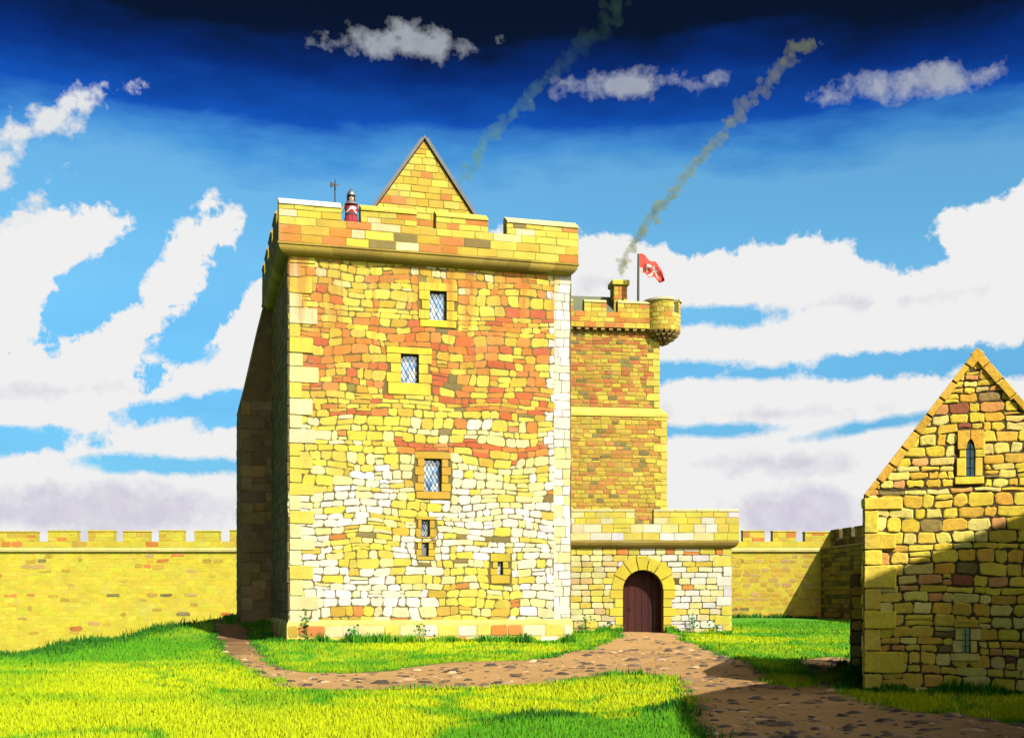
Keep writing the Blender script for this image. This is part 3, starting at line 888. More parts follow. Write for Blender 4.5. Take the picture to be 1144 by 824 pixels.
for fm2, a, b_ in ((right_f(GW), 0, GD_),): masonry(mb, fm2, a, b_, 0, gz1, gcol, (.3, .4), (.4, .9), .034, (.012, .03))
mb.build('wall', M['stone'], gt)
mb = MB()
edges = [0, .17, .33, .5, .67, .83, 1.]; edges = [0, .155, .315, .44, .57, .70, .85, 1.]
for k in range(len(edges) - 1):
    a0, a1 = math.pi * edges[k] + .012, math.pi * edges[k + 1] - .012; ro2 = ro * random.uniform(.95, 1.04)
    poly = [(dc + r * math.cos(a), dzs + r * math.sin(a)) for r, aa in ((dr + .003, (a0, (a0 + a1) / 2, a1)), (ro2, (a1, (a0 + a1) / 2, a0))) for a in aa]
    pillow(mb, fm, poly, .065, .02, vary((.21, .17, .012), .05))
for xe, sd in ((dx0 - .003, -1), (dx1 + .003, 1)):
    z = .0; k = 0
    while z < dzs - .1:
        hh = (dzs) / 5; L = (.62, .40)[k % 2] * random.uniform(.92, 1.1)
        a, b_ = (xe - L, xe) if sd < 0 else (xe, xe + L)
        pillow(mb, fm, stone_poly(a, b_, z, z + hh, .025, .005, (.02, .07), (0, 0)), .062, .018, vary((.21, .17, .012), .05)); z += hh; k += 1
mb.build('door_arch', M['stone'], gt)
mb = MB(); yd_ = .62
mb.build  # planks
npk = 6; pw = 2 * dr / npk
for k in range(npk):
    a, b_ = dx0 + k * pw + .016, dx0 + (k + 1) * pw - .016
    top = lambda x: dzs + math.sqrt(max(0, dr * dr - (x - dc) ** 2)) - .01
    tp = [(a + (b_ - a) * i / 4, top(a + (b_ - a) * i / 4)) for i in range(5)]
    pl = [(a, .04), (b_, .04)] + tp[::-1]
    y_ = yd_ + random.uniform(-.008, .008); c = vary((.022, .006, .005), .2)
    mb.poly([(x, y_, z) for x, z in pl], c)
    for i in range(len(pl)):
        p_, q_ = pl[i], pl[(i + 1) % len(pl)]
        mb.poly([(p_[0], y_, p_[1]), (q_[0], y_, q_[1]), (q_[0], y_ + .06, q_[1]), (p_[0], y_ + .06, p_[1])], (.16, .10, .05))
mb.box(dx0, dx1, yd_ + .07, yd_ + .09, 0, dzs + dr, (.10, .065, .035))
door = mb.build('door', M['oak'], gt, normals=False)
mb = MB(); mb.tube([(dx0 + .34 + .07 * math.cos(t_), yd_ - .03, 1.15 + .07 * math.sin(t_)) for t_ in [i * math.pi / 5 for i in range(11)]], .012, (.01,) * 3, 6); mb.block(dx0 + .30, dx0 + .38, yd_ - .03, yd_ - .001, 1.20, 1.26, (.01,) * 3, .008)
mb.build('handle', M['iron'], door)
mb = MB(); mb.block(dx0 - .05, dx1 + .05, -.28, 1.1, -.10, .045, (.03, .028, .025), .02); mb.build('threshold', M['rough'], gt)
mb = MB()
ring_profile(mb, 0, GW, 0, GD_, [(-.01, gz1 - .02), (.06, gz1), (.16, gz1 + .05), (.24, gz1 + .14), (.30, gz1 + .26), (.30, gz2), (-.1, gz2)], (.13, .09, .016), .2)
mb.build('string_course', M['stone'], gt)
mb = MB(); o_ = .3
cr0, cr1 = G.loc(709, 580, -.3)[0], G.loc(730, 580, -.3)[0]
mb.box(-o_, GW + o_, -o_, .2, gz2 + .002, gzs, YMORT); mb.box(GW + o_ - .5, GW + o_, .2, GD_, gz2 + .002, gzs, YMORT)
mb.box(-o_, cr0, -o_, .2, gzs, gzt - .001, YMORT); mb.box(cr1, GW + o_, -o_, .2, gzs, gzt - .001, YMORT)
mb.box(GW + o_ - .5, GW + o_, 1.2, 2.9, gzs, gzt - .001, YMORT); mb.box(GW + o_ - .5, GW + o_, 3.7, GD_, gzs, gzt - .001, YMORT)
mb.box(0, GW - .25, .2, GD_, gz2 - .2, gz2 + .15, GREY)
gpc = lambda x, z: vary(YEL if random.random() < .52 else PALE if random.random() < .45 else WHITE, .05)
masonry(mb, front(-o_), -o_, GW + o_, gz2, gzs, gpc, (.28, .38), (.5, 1.0), .02, (.006, .018), jit=.005, cham=(.03, .09), wob=(0, 0))
masonry(mb, front(-o_), -o_, cr0, gzs, gzt - .1, gpc, (.26, .3), (.5, 1.0), .02, (.006, .018), jit=.005, cham=(.03, .09), wob=(0, 0))
masonry(mb, front(-o_), cr1, GW + o_, gzs, gzt - .1, gpc, (.26, .3), (.5, 1.0), .02, (.006, .018), jit=.005, cham=(.03, .09), wob=(0, 0))
masonry(mb, right_f(GW + o_), -o_, GD_, gz2, gzs, gpc, (.28, .38), (.5, 1.0), .02, (.006, .018), jit=.005, cham=(.03, .09), wob=(0, 0))
gp2 = mb.build('parapet', M['stone'], gt)
for a, b_ in ((-o_, cr0), (cr1, GW + o_)):
    mb = MB(); n = max(2, round((b_ - a) / .95))
    for k in range(n): mb.block(a + (b_ - a) * k / n + .004, a + (b_ - a) * (k + 1) / n - .004, -o_ - .03, .22, gzt - .1, gzt + .02, vary(PALE, .06), .02)
    mb.build('coping', M['stone'], gp2)
# inner back wall seen through the crenel
# ================================================================== curtain walls
BY = 85.0
Bk = Frame(-46, BY, 0)
bw = tag(Bk.empty('curtain_wall'), 'long yellow battlemented curtain wall facing the courtyard behind the tower', 'wall')
bx1 = 21.9 + 46
zstr = at(0, 614, BY).z; zcr = at(0, 606, BY).z; zmt = at(0, 592.5, BY).z
zcr = at(0, 604.5, BY).z
mb = MB()
mb.box(-45, bx1 + 3, 0, 1.4, -4.5, zcr, (.205, .168, .014))
random.seed(41)
cwc = lambda x, z: vary(OCH if random.random() < .25 else (.20, .168, .014) if random.random() < .85 else ORA, .06)
masonry(mb, front(0), 0, bx1, -3.4, zstr - .2, lambda x, z: vary((.215, .18, .014), .06) if x < 34 else vary((.20, .155, .013), .08), (.26, .34), (.6, 1.2), .008, (.001, .005), jit=.01, cham=(.05, .2), wob=(.05, 0))
masonry(mb, front(-.005), 0, bx1, -3.0, zstr - .25, lambda x, z: vary(random.choice((ORA, OCH, OCH, TAN, OCH, OCH, GREY)), .15), (.30, .42), (.5, 1.1),   .16, (.008, .014), jit=.03, cham=(.2, .45), keep=.12, wob=(.1, 2))
masonry(mb, front(-.002), 46 + 3, bx1, 0.2, zstr - .25, lambda x, z: vary(random.choice((OCH, OCH, TAN)), .12), (.28, .36), (.45, .8), .10, (.012, .02), jit=.02, cham=(.2, .4), keep=.6, wob=(.06, 3))
masonry(mb, front(-.0), 0, bx1 + .8, zstr + .2, zcr, cwc, (.26, .34), (.6, 1.2), .02, (.006, .015), jit=.01, cham=(.05, .2), wob=(.0, 2))
mb.build('wall_face', M['wallst'], bw)
mb = MB(); mb.hull([(x, y, z) for x in (-45.02, bx1) for y, z in ((.2, zstr - .22), (-.16, zstr - .12), (-.16, zstr + .02), (.0, zstr + .16), (.2, zstr + .16))], (.20, .17, .055)); mb.build('string_course', M['stone'], bw)
lm = [at(p, 600, BY).x + 46 for p in (-45, 0, 40.5, 54, 85.5, 98, 127.5, 138, 165.5, 177, 204.5, 217, 244.5, 256)]
ml = [(lm[i] - (0), lm[i + 1]) for i in range(1, len(lm) - 1, 2)]
ml = [(at(a, 600, BY).x + 46, at(b_, 600, BY).x + 46) for a, b_ in ((-42, -4), (3, 40.5), (54, 85.5), (98, 127.5), (138, 165.5), (177, 204.5), (217, 244.5), (256, 284), (296, 324), (336, 364), (376, 404), (416, 444), (456, 484), (496, 524), (536, 564), (576, 604), (616, 646), (660, 692), (706, 738), (752, 784), (798, 818), (830, 853.5), (863.5, 890), (900, 929))]
ml[1] = (at(3 - 40, 600, BY).x + 46, ml[1][1]); ml = ml[1:]
ml += [(ml[0][0] - 3.3 * k - 0., ml[0][0] - 3.3 * k + 2.4) for k in range(1, 26)]
zmt0 = zmt
for a, b_ in ml:
    zmt = zmt0 + random.uniform(-.09, .05); a += random.uniform(-.05, .05); b_ += random.uniform(-.05, .05)
    mb = MB(); mb.box(a, b_, .0, .7, zcr, zmt - .08, (.205, .168, .014))
    masonry(mb, front(0), a, b_, zcr, zmt - .08, cwc, (.24, .3), (.5, .9), .02, (.006, .015), jit=.008, cham=(.05, .2), wob=(.0, 2))
    mb.block(a - .03, b_ + .03, -.05, .75, zmt - .079, zmt + .03, vary((.19, .15, .02), .08), .02)
    mb.build('merlon', M['wallst'], bw)
zmt = zmt0
# right-hand curtain wall, running towards the viewer
ang = math.atan(.104)
Sd = Frame(21.9, BY - .02, math.degrees(ang) - 180 + 90)     # local x runs from the corner towards the viewer, local y to the right
sw = tag(Sd.empty('curtain_wall'), 'shaded battlemented curtain wall running back behind the gabled house', 'wall')
SL = 44.
mb = MB()
mb.box(0, SL, 0, 1.5, -1, zstr, MORT); mb.box(0, SL, .72, 1.5, zstr, zcr, MORT)
random.seed(42)
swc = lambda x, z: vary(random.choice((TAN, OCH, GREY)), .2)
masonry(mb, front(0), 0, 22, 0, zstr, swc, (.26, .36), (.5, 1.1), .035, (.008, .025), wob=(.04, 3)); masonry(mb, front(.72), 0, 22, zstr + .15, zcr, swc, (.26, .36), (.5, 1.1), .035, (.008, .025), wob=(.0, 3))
mb.build('wall_face', M['rough'], sw)
mb = MB(); mb.block(0.0, SL, -.08, .74, zstr + .002, zstr + .15, (.14, .10, .03), .02); mb.build('wall_walk', M['stone'], sw)
x = .1
while x < 24:
    mb = MB(); mb.box(x, x + 1.5, .72, 1.5, zcr, zmt - .06, MORT); masonry(mb, front(.72), x, x + 1.5, zcr, zmt - .06, swc, (.24, .3), (.5, .9), .03, (.006, .02), wob=(0, 0)); mb.block(x - .03, x + 1.53, .66, 1.56, zmt - .059, zmt + .05, vary(GREY), .02)
    mb.build('merlon', M['rough'], sw); x += 2.15

# ================================================================== gabled house on the right
Hs = Frame(6.45, 22.0, -18)
hs = tag(Hs.empty('gabled_house'), 'rough stone house end with steep gable, lancet window and slit', 'house')
hx, hz = Hs.loc(1092, 388); HW = 3.92; he = Hs.loc(966, 553)[1]; HD = 7.6
foot(Hs, -.1, HW, 0, HD)
L1 = px_rect(Hs, 1079.5, 490, 1089, 532); L2 = px_rect(Hs, 1075, 701, 1083.5, 729)
slL = (hz - he) / hx; slR = (hz - he) / (HW - hx)
hh = [(-slL, 1, hz - slL * hx), (slR, 1, hz + slR * hx)]
mb = MB(); fm = front(0)
HM = (.045, .030, .010)
# gable face with openings: rectangles clipped by the roof slopes
hol = [L1, L2]
xs_ = sorted({0, HW, *[h[0] for h in hol], *[h[1] for h in hol]}); zs_ = sorted({-.5, hz, *[h[2] for h in hol], *[h[3] for h in hol]})
for i in range(len(xs_) - 1):
    for j in range(len(zs_) - 1):
        xm, zm = (xs_[i] + xs_[i + 1]) / 2, (zs_[j] + zs_[j + 1]) / 2
        if any(h[0] < xm < h[1] and h[2] < zm < h[3] for h in hol): continue
        P = clip([(xs_[i], zs_[j]), (xs_[i + 1], zs_[j]), (xs_[i + 1], zs_[j + 1]), (xs_[i], zs_[j + 1])], hh)
        if len(P) > 2: mb.poly([fm(x, z, 0) for x, z in P], HM)
for a, b_, e, f in hol:
    q = [(a, e), (b_, e), (b_, f), (a, f)]
    for k in range(4):
        p_, r_ = q[k], q[(k + 1) % 4]; mb.poly([fm(*p_, 0), fm(*r_, 0), fm(*r_, -.4), fm(*p_, -.4)], (.10, .07, .03))
YH = (.36, .265, .024); OH = (.34, .195, .020); SH = (.33, .155, .045); PH = (.37, .29, .07); BH = (.13, .09, .025); RH = (.15, .045, .02)
def hcol(x, z):
    r = random.random()
    if r < .42: return vary(YH, .12)
    if r < .62: return vary(OH, .12)
    if r < .84: return vary(PH, .12)
    if r < .91: return vary(SH, .12)
    if r < .965: return vary(BH, .15)
    return vary(RH, .15)
random.seed(51)
hsur = [grow(L1, .16, .16, .16, .16), grow(L2, .12, .12, .02, .02)]
masonry(mb, fm, 0, HW, -.1, he + .1, hcol, (.13, .25), (.18, .50), .024, (.010, .024), holes=hsur, hp=hh, jit=.016, cham=(.06, .32), wob=(.08, 17))
masonry(mb, fm, 0, HW, he + .1, hz, hcol, (.11, .21), (.16, .42), .024, (.010, .024), holes=hsur, hp=hh, jit=.016, cham=(.06, .32), wob=(.07, 18))
quoins(mb, fm, 0, 1, -.1, he - .05, lambda x, z: vary(YH, .1), (.28, .44), (.30, .62), .06)
mb.poly([(0, 0, -.5), (0, HD, -.5), (0, HD, he), (0, 0, he)], HM); mb.poly([(HW, 0, -.5), (HW, HD, -.5), (HW, HD, he), (HW, 0, he)], HM)
mb.poly([(0, HD, -.5), (HW, HD, -.5), (HW, HD, he), (hx, HD, hz), (0, HD, he)], HM)
masonry(mb, left_f(0), 0, HD, 0, he - .05, hcol, (.2, .3), (.35, .7), .034, (.02, .045))
# stepped kneelers along the gable edge: larger stones tilted with the slope
for sl, s_, xe in ((slL, 1, 0), (slR, -1, HW)):
    n = 9
    for k in range(n):
        t0, t1 = k / n + .004, (k + 1) / n - .004
        p_ = lambda t_, o_: (xe + (hx - xe) * t_ + o_ * s_ * sl / math.hypot(1, sl), he + (hz - he) * t_ - o_ / math.hypot(1, sl))
        w_ = random.uniform(.10, .16)
        pillow(mb, fm, [p_(t0, .0), p_(t1, .0), p_(t1, w_), p_(t0, w_)], .06, .015, vary(OH, .12))
mb.hull([(x, y, z) for y in (.012, .32) for x, z in ((.004, -.5), (HW - .004, -.5), (HW - .004, he), (hx, hz), (.004, he))], HM) if False else None
for (xa, za), (xb, zb2) in (((0, he), (hx, hz)), ((hx, hz), (HW, he))): mb.poly([(xa, 0, za), (xb, 0, zb2), (xb, .3, zb2), (xa, .3, za)], BH)
mb.build('wall', M['rough'], hs)
mb = MB(); th = .10
for s_, sl, xe in ((-1, slL, 0), (1, slR, HW)):
    xe2 = xe + s_ * .06; ze = he - .06 * sl; nx, nz = s_ * sl / math.hypot(1, sl), 1 / math.hypot(1, sl)
    mb.hull([(q[0] + nx * o_, y, q[1] + nz * o_) for y in (.28, HD + .08) for q in ((hx, hz), (xe2, ze)) for o_ in (-.10, -.012)], (.05,) * 3)
mb.build('roof', M['slate'], hs)
mb = MB(); mb.block(-.5, .0, 7.0, 7.55, -.3, Hs.loc(954, 641, 7.)[1], HM, .02)
bz = Hs.loc(954, 641, 7.)[1]
masonry(mb, front(7.0), -.5, -.02, 0, bz, lambda x, z: vary(random.choice((BH, OH, YH)), .15), (.22, .34), (.25, .45), .03, (.015, .035)); masonry(mb, left_f(-.5), 7.0, 7.5, 0, bz, lambda x, z: vary(BH, .15), (.22, .34), (.25, .45), .03, (.015, .035))
mb.hull([(x, y, z) for y in (6.96, 7.6) for x, z in ((-.56, bz), (.02, bz), (.02, bz + .28), (-.56, bz + .06))], vary(OH)); mb.build('buttress', M['rough'], hs)
# windows of the gable
def lancet(r, pointed, gcol_):
    a, b_, c, e = r; mb = MB(); k = (b_ - a)
    zt2 = e - k * 1.2 if pointed else e
    for (p_, q_, z0, z1) in ((a - .17, a, c, (c + e) / 2), (a - .12, a, (c + e) / 2, e), (b_, b_ + .13, c, (c + e) / 2), (b_, b_ + .18, (c + e) / 2, e), (a - .2, b_ + .16, c - .14, c)):
        pillow(mb, front(0), stone_poly(p_, q_, z0, z1, .016, .004, (.03, .08), (0, 0)), .045, .012, vary(YH if pointed else PH, .08))
    if pointed:
        mx = (a + b_) / 2
        for sgn, xe in ((-1, a), (1, b_)):
            pillow(mb, front(0), [(mx + sgn * .002, e + .15), (mx + sgn * .002, e), (xe - sgn * .02, zt2 + .1), (xe, zt2 - .02), (xe + sgn * .15, zt2 - .02), (xe + sgn * .15, e + .15)], .06, .008, vary(OH, .08))
    else: pillow(mb, front(0), stone_poly(a - .14, b_ + .14, e, e + .14, .016, .004, (.03, .08), (0, 0)), .06, .012, vary(YH, .08))
    w = mb.build('window', M['rough'], hs)
    mb = MB(); mb.poly([(a, .14, c), (b_, .14, c), (b_, .14, zt2), ((a + b_) / 2, .14, e), (a, .14, zt2)] if pointed else [(a, .14, c), (b_, .14, c), (b_, .14, e), (a, .14, e)], gcol_); mb.build('pane', M['glass'], w)
    mb = MB()
    mb.box((a + b_) / 2 - .008, (a + b_) / 2 + .008, .125, .137, c, e - .02, (.01,) * 3)
    for t_ in (.25, .5, .75): mb.box(a, b_, .122, .134, c + (e - c) * t_ - .006, c + (e - c) * t_ + .006, (.01,) * 3)
    mb.build('lattice', M['iron'], w)
lancet(L1, True, (.10, .20, .24)); lancet(L2, False, (.14, .15, .12))

# tall plain range beyond the right edge of the view: it throws the shade over the path
edge0, edge1 = Vector((4.9, 3.1, 0)), Vector((14.6, 18.2, 0))
dv = (edge1 - edge0); Ls = dv.length
Cs = Frame(edge0.x, edge0.y, math.degrees(math.atan2(dv.y, dv.x)))
cs = tag(Cs.empty('stone_range'), 'tall plain stone range standing just beyond the right of the path', 'building')
mb = MB()
rp_ = [(0, 5.0), (8.7, 10.35), (13.1, 10.35), (Ls, 6.75)]
pl_ = [(0, -.5)] + rp_ + [(Ls, -.5)]
mb.hull([(x, y, z) for x, z in pl_ for y in (-5, 0)], HM)
random.seed(61)
k3 = (10.35 - 6.75) / (Ls - 13.1)
masonry(mb, back_f(0), 0, Ls, 0, 10.3, hcol, (.28, .42), (.4, .9), .035, (.012, .03), wob=(.06, 5), hp=[(-5.35 / 8.7, 1, 4.9), (0, 1, 10.25), (k3, 1, 10.25 + 13.1 * k3)])
mb.build('wall', M['rough'], cs)
mb = MB()
for (xa, za), (xb, zb2) in zip(rp_[:-1], rp_[1:]): mb.hull([(x, y, z + o_) for x, z in ((xa, za), (xb, zb2)) for y in (-5.1, .06) for o_ in (.003, .10)], (.05,) * 3)
mb.build('roof', M['slate'], cs)
SHADE_DOOR = 1

# ================================================================== flag on the rear tower
pb = at(712.8, 339, 62.6); ptop = at(713.2, 283.5, 62.6)
fl = bpy.data.objects.new('flagpole', None); fl.location = pb - Vector((0, 0, 1.6)); col.objects.link(fl)
tag(fl, 'dark flagpole flying a waving red and white flag beside the round turret', 'flag')
mb = MB(); mb.tube([(0, 0, 0), (0.02, 0, ptop.z - pb.z + 1.6)], [.075, .055], (.02,) * 3, 8); mb.build('pole', M['pole'], fl)
top = [(714, 284), (717, 282.5), (721, 284.5), (724.5, 290), (728, 292.5), (732, 291.5), (735.5, 294.5), (738.5, 300), (739.5, 304), (742, 315)]
bot = [(714.5, 305), (717, 305.5), (720, 304), (722, 307), (725, 310), (728.5, 308.5), (731, 309), (732.5, 313), (735, 316), (737, 316)]
def interp(pl, t_):
    f = t_ * (len(pl) - 1); i = min(int(f), len(pl) - 2); f -= i
    return (pl[i][0] * (1 - f) + pl[i + 1][0] * f, pl[i][1] * (1 - f) + pl[i + 1][1] * f)
mb = MB(); NU, NV = 26, 14; gr = {}
for i in range(NU + 1):
    for j in range(NV + 1):
        u, v = i / NU, j / NV
        p_, q_ = interp(top, u), interp(bot, u)
        w_ = at(p_[0] * (1 - v) + q_[0] * v, p_[1] * (1 - v) + q_[1] * v, 62.6)
        w_.y += .22 * math.sin(u * 11 + v * 1.8) * u + .06 * math.sin(v * 7 + u * 5)
        gr[i, j] = w_ - fl.location
for i in range(NU):
    for j in range(NV):
        u, v = (i + .5) / NU, (j + .5) / NV
        wht = (abs(math.hypot((u - .45) * 1.5, v - .60) - .24) < .085 and math.sin(u * 30 + v * 7) > -.5) or (v > .72 and u < .16) or (abs(u - .74 - .1 * math.sin(v * 9)) < .045 and .35 < v < .8)
        mb.poly([gr[i, j], gr[i + 1, j], gr[i + 1, j + 1], gr[i, j + 1]], (.24, .22, .20) if wht else vary((.26, .018, .010), .1))
mb.build('flag', M['cloth'], fl, smooth=True, normals=False)

# ================================================================== the guard
wwz = ZP + .43
def skin_body(name, joints, edges, root, mat, parent, sub=2):
    me = bpy.data.meshes.new(name)
    me.from_pydata([j[0] for j in joints], edges, [])
    o = bpy.data.objects.new(name, me); col.objects.link(o)
    sk = o.modifiers.new('s', 'SKIN'); sk.use_smooth_shade = True
    for i, j in enumerate(joints):
        r = j[1]; me.skin_vertices[0].data[i].radius = (r, r) if not isinstance(r, tuple) else r
        me.skin_vertices[0].data[i].use_root = (i == root)
    ss = o.modifiers.new('d', 'SUBSURF'); ss.levels = ss.render_levels = sub
    dg = bpy.context.evaluated_depsgraph_get(); dg.update()
    me2 = bpy.data.meshes.new_from_object(o.evaluated_get(dg))
    o.modifiers.clear(); o.data = me2; me2.name = name
    bpy.data.meshes.remove(me)
    a = me2.color_attributes.get('col') or me2.color_attributes.new('col', 'FLOAT_COLOR', 'POINT')
    me2.materials.clear(); me2.materials.append(mat)
    o.parent = parent
    return o

gxp, _ = T.loc(392.5, 240, .75)
per = bpy.data.objects.new('person', None); per.location = T.world(gxp, .75, wwz); per.rotation_euler = (0, 0, T.a - rad(4)); per.scale = (1.14, 1.14, 1.04); col.objects.link(per)
tag(per, 'guard in red surcoat, mail and pointed helmet standing in the battlement gap', 'person')
J = []; E_ = []
def jn(p, r, par=None):
    J.append((p, r)); i = len(J) - 1
    if par is not None: E_.append((par, i))
    return i
pel = jn((0, 0, .93), .135); sp1 = jn((0, 0, 1.08), .125, pel); ch = jn((0, .01, 1.28), .145, sp1); nk0 = jn((0, .015, 1.43), .075, ch)
nk = jn((0, .01, 1.48), .058, nk0); hd0 = jn((0, -.005, 1.54), .085, nk); hd1 = jn((0, -.01, 1.62), .10, hd0); hd2 = jn((0, -.0, 1.70), .085, hd1)
for s_ in (-1, 1):
    sh = jn((s_ * .205, .01, 1.39), .08, ch)
    if s_ < 0:
        el = jn((-.33, .0, 1.12), .05, sh); wr = jn((-.46, -.075, 1.14), .034, el)
    else:
        el = jn((.30, .03, 1.13), .055, sh); wr = jn((.27, -.10, .92), .034, el)
    d = (Vector(J[wr][0]) - Vector(J[el][0])).normalized()
    pm = jn(tuple(Vector(J[wr][0]) + d * .06), (.042, .028), wr)
    sd = d.orthogonal().normalized()
    for k in range(4):
        o1 = sd * (k - 1.5) * .02
        f1 = jn(tuple(Vector(J[pm][0]) + d * .035 + o1), .0115, pm); f2 = jn(tuple(Vector(J[f1][0]) + d * (.03 + .006 * (k in (1, 2))) + Vector((0, -.02 if s_ > 0 else .012, -.006))), .010, f1)
        jn(tuple(Vector(J[f2][0]) + d * .008 + Vector((0, -.022 if s_ > 0 else .03, -.012))), .009, f2)
    th1 = jn(tuple(Vector(J[wr][0]) + d * .03 + sd * .04), .014, wr); jn(tuple(Vector(J[th1][0]) + d * .03 + sd * .012 + Vector((0, -.02, 0))), .011, th1)
    hp_ = jn((s_ * .10, 0, .86), .10, pel); kn = jn((s_ * .12, -.02, .48), .062, hp_); an = jn((s_ * .13, .02, .09), .042, kn); jn((s_ * .15, -.14, .035), .035, an)
body = skin_body('body', J, E_, pel, M['skin'], per)
# paint the mail sleeves and hose as the body's own colour, skin on face and hands
me = body.data; ca_ = me.color_attributes['col']
arr = np.zeros((len(me.vertices), 4), np.float32)
for i, v in enumerate(me.vertices):
    c = v.co
    skin_ = (c.z > 1.46)
    arr[i] = (.36, .23, .16, 1) if skin_ else (.10, .105, .11, 1)
    # eyes, brows and mouth
    if skin_ and c.y < -.06:
        if abs(c.z - 1.635) < .016 and .018 < abs(c.x) < .055: arr[i] = (.02, .015, .01, 1)
        if abs(c.z - 1.56) < .010 and abs(c.x) < .035: arr[i] = (.14, .035, .03, 1)
ca_.data.foreach_set('color', arr.ravel())
mb = MB()
mb.hull([(x, y, z) for x, y, z in ((-.018, -.10, 1.585), (.018, -.10, 1.585), (0, -.142, 1.592), (0, -.10, 1.645), (-.008, -.105, 1.64), (.008, -.105, 1.64))], (.30, .17, .11))
mb.build('nose', M['skin'], body, smooth=True)
# surcoat
mb = MB(); NS = 108
prof = [(.26, .185, .62), (.235, .175, .80), (.20, .155, .97), (.19, .155, 1.05), (.205, .17, 1.20), (.215, .17, 1.31), (.19, .145, 1.385), (.15, .12, 1.43), (.10, .09, 1.45)]
rings = []
for k, (a, b_, z) in enumerate(prof):
    rings.append([(a * math.cos(2 * math.pi * i / NS) * (1 + .03 * math.sin(10 * math.pi * i / NS) * (z < 1)), b_ * math.sin(2 * math.pi * i / NS) * (1 + .05 * math.sin(18 * math.pi * i / NS) * (z < 1.0)), z) for i in range(NS)])
# subdivide rings vertically for the emblem
fine = []
for k in range(len(rings) - 1):
    for s_ in range(9):
        fine.append([tuple(Vector(rings[k][i]).lerp(Vector(rings[k + 1][i]), s_ / 9)) for i in range(NS)])
fine.append(rings[-1])
for k in range(len(fine) - 1):
    for i in range(NS):
        q = [fine[k][i], fine[k][(i + 1) % NS], fine[k + 1][(i + 1) % NS], fine[k + 1][i]]
        cx_ = sum(p_[0] for p_ in q) / 4; cz_ = sum(p_[2] for p_ in q) / 4; fr_ = q[0][1] < -.05
        # a white rearing-beast-like splash across the chest
        em = fr_ and ((math.hypot((cx_ - .04) / .11, (cz_ - 1.235) / .05) < 1) or abs((cz_ - 1.15) - (cx_ + .10) * .9) < .028 and -.17 < cx_ < .04 or abs((cz_ - 1.10) + (cx_ - .14) * 1.1) < .025 and .05 < cx_ < .2)
        mb.poly(q, (.30, .29, .27) if em else (.125, .006, .010))
mb.build('surcoat', M['cloth'], per, smooth=True)
# belt
mb = MB(); mb.lathe([(.198, 1.0), (.206, 1.01), (.206, 1.045), (.198, 1.055)], (.03, .02, .012), 32); be = mb.build('belt', M['pole'], per); be.scale = (1, .82, 1)
# mail coif open at the face
mb = MB(); NS2 = 36
pc = [(.235, 1.375), (.21, 1.425), (.175, 1.47), (.135, 1.51), (.128, 1.56), (.132, 1.62), (.130, 1.68), (.11, 1.735), (.06, 1.77)]
for k in range(len(pc) - 1):
    for i in range(NS2):
        a0, a1 = 2 * math.pi * i / NS2, 2 * math.pi * (i + 1) / NS2
        am = (a0 + a1) / 2; zm = (pc[k][1] + pc[k + 1][1]) / 2
        da = abs((am - 1.5 * math.pi + math.pi) % (2 * math.pi) - math.pi)
        if da < .95 and 1.50 < zm < 1.72: continue
        mb.poly([(pc[k][0] * math.cos(a0), pc[k][0] * math.sin(a0) + .005, pc[k][1]), (pc[k][0] * math.cos(a1), pc[k][0] * math.sin(a1) + .005, pc[k][1]), (pc[k + 1][0] * math.cos(a1), pc[k + 1][0] * math.sin(a1) + .005, pc[k + 1][1]), (pc[k + 1][0] * math.cos(a0), pc[k + 1][0] * math.sin(a0) + .005, pc[k + 1][1])], (.2,) * 3)
mb.build('mail_coif', M['mail'], per, smooth=True)
mb = MB()
hp2 = [(.150, 1.705), (.151, 1.72), (.146, 1.75), (.132, 1.79), (.108, 1.84), (.072, 1.895), (.035, 1.94), (.010, 1.97), (.002, 1.98)]
mb.lathe(hp2, (.2,) * 3, 32, 0, .008); mb.lathe([(.150, 1.705), (.155, 1.702), (.155, 1.718), (.151, 1.72)], (.2,) * 3, 32, 0, .008)
# sides of the bascinet running down past the cheeks
for sg in (-1, 1):
    n = 8
    for k in range(n):
        a0 = 1.5 * math.pi + sg * (.85 + (math.pi - .85) * k / n); a1 = 1.5 * math.pi + sg * (.85 + (math.pi - .85) * (k + 1) / n)
        mb.poly([(.150 * math.cos(a), .150 * math.sin(a) + .008, z) for a, z in ((a0, 1.53), (a1, 1.53), (a1, 1.708), (a0, 1.708))], (.2,) * 3)
mb.build('helmet', M['steel'], per, smooth=True)

# halberd held upright beside him
hx_w, hz_ = T.loc(374.3, 198, .62)
hb = bpy.data.objects.new('halberd', None); hb.location = T.world(hx_w, .62, wwz); hb.rotation_euler = (0, 0, T.a); col.objects.link(hb)
tag(hb, 'black halberd with axe blade and spike rising above the first merlon', 'halberd')
HT = T.loc(374, 198.5, .62)[1] - wwz
mb = MB(); mb.tube([(0, 0, 0), (0, 0, HT - .3)], .028, (.02,) * 3, 8); mb.build('shaft', M['pole'], hb)
mb = MB(); zc_ = T.loc(374, 206.5, .62)[1] - wwz
mb.hull([(0.03, y, z) for y in (-.012, .012) for z in (zc_ - .05, zc_ + .05)] + [(-.09, y, zc_ + z) for y in (-.012, .012) for z in (-.04, .04)], (.02,) * 3)
mb.hull([(-.08, y, zc_ + z) for y in (-.012, .012) for z in (-.04, .04)] + [(-.17, 0, zc_ + .13), (-.19, 0, zc_), (-.16, 0, zc_ - .16)], (.02,) * 3)
mb.hull([(.0, y, zc_ + z) for y in (-.02, .02) for z in (-.03, .03)] + [(.25, 0, zc_ + .01)], (.02,) * 3)
mb.tube([(0, 0, zc_ - .2), (0, 0, HT - .25), (0, 0, HT)], [.036, .032, .004], (.02,) * 3, 8)
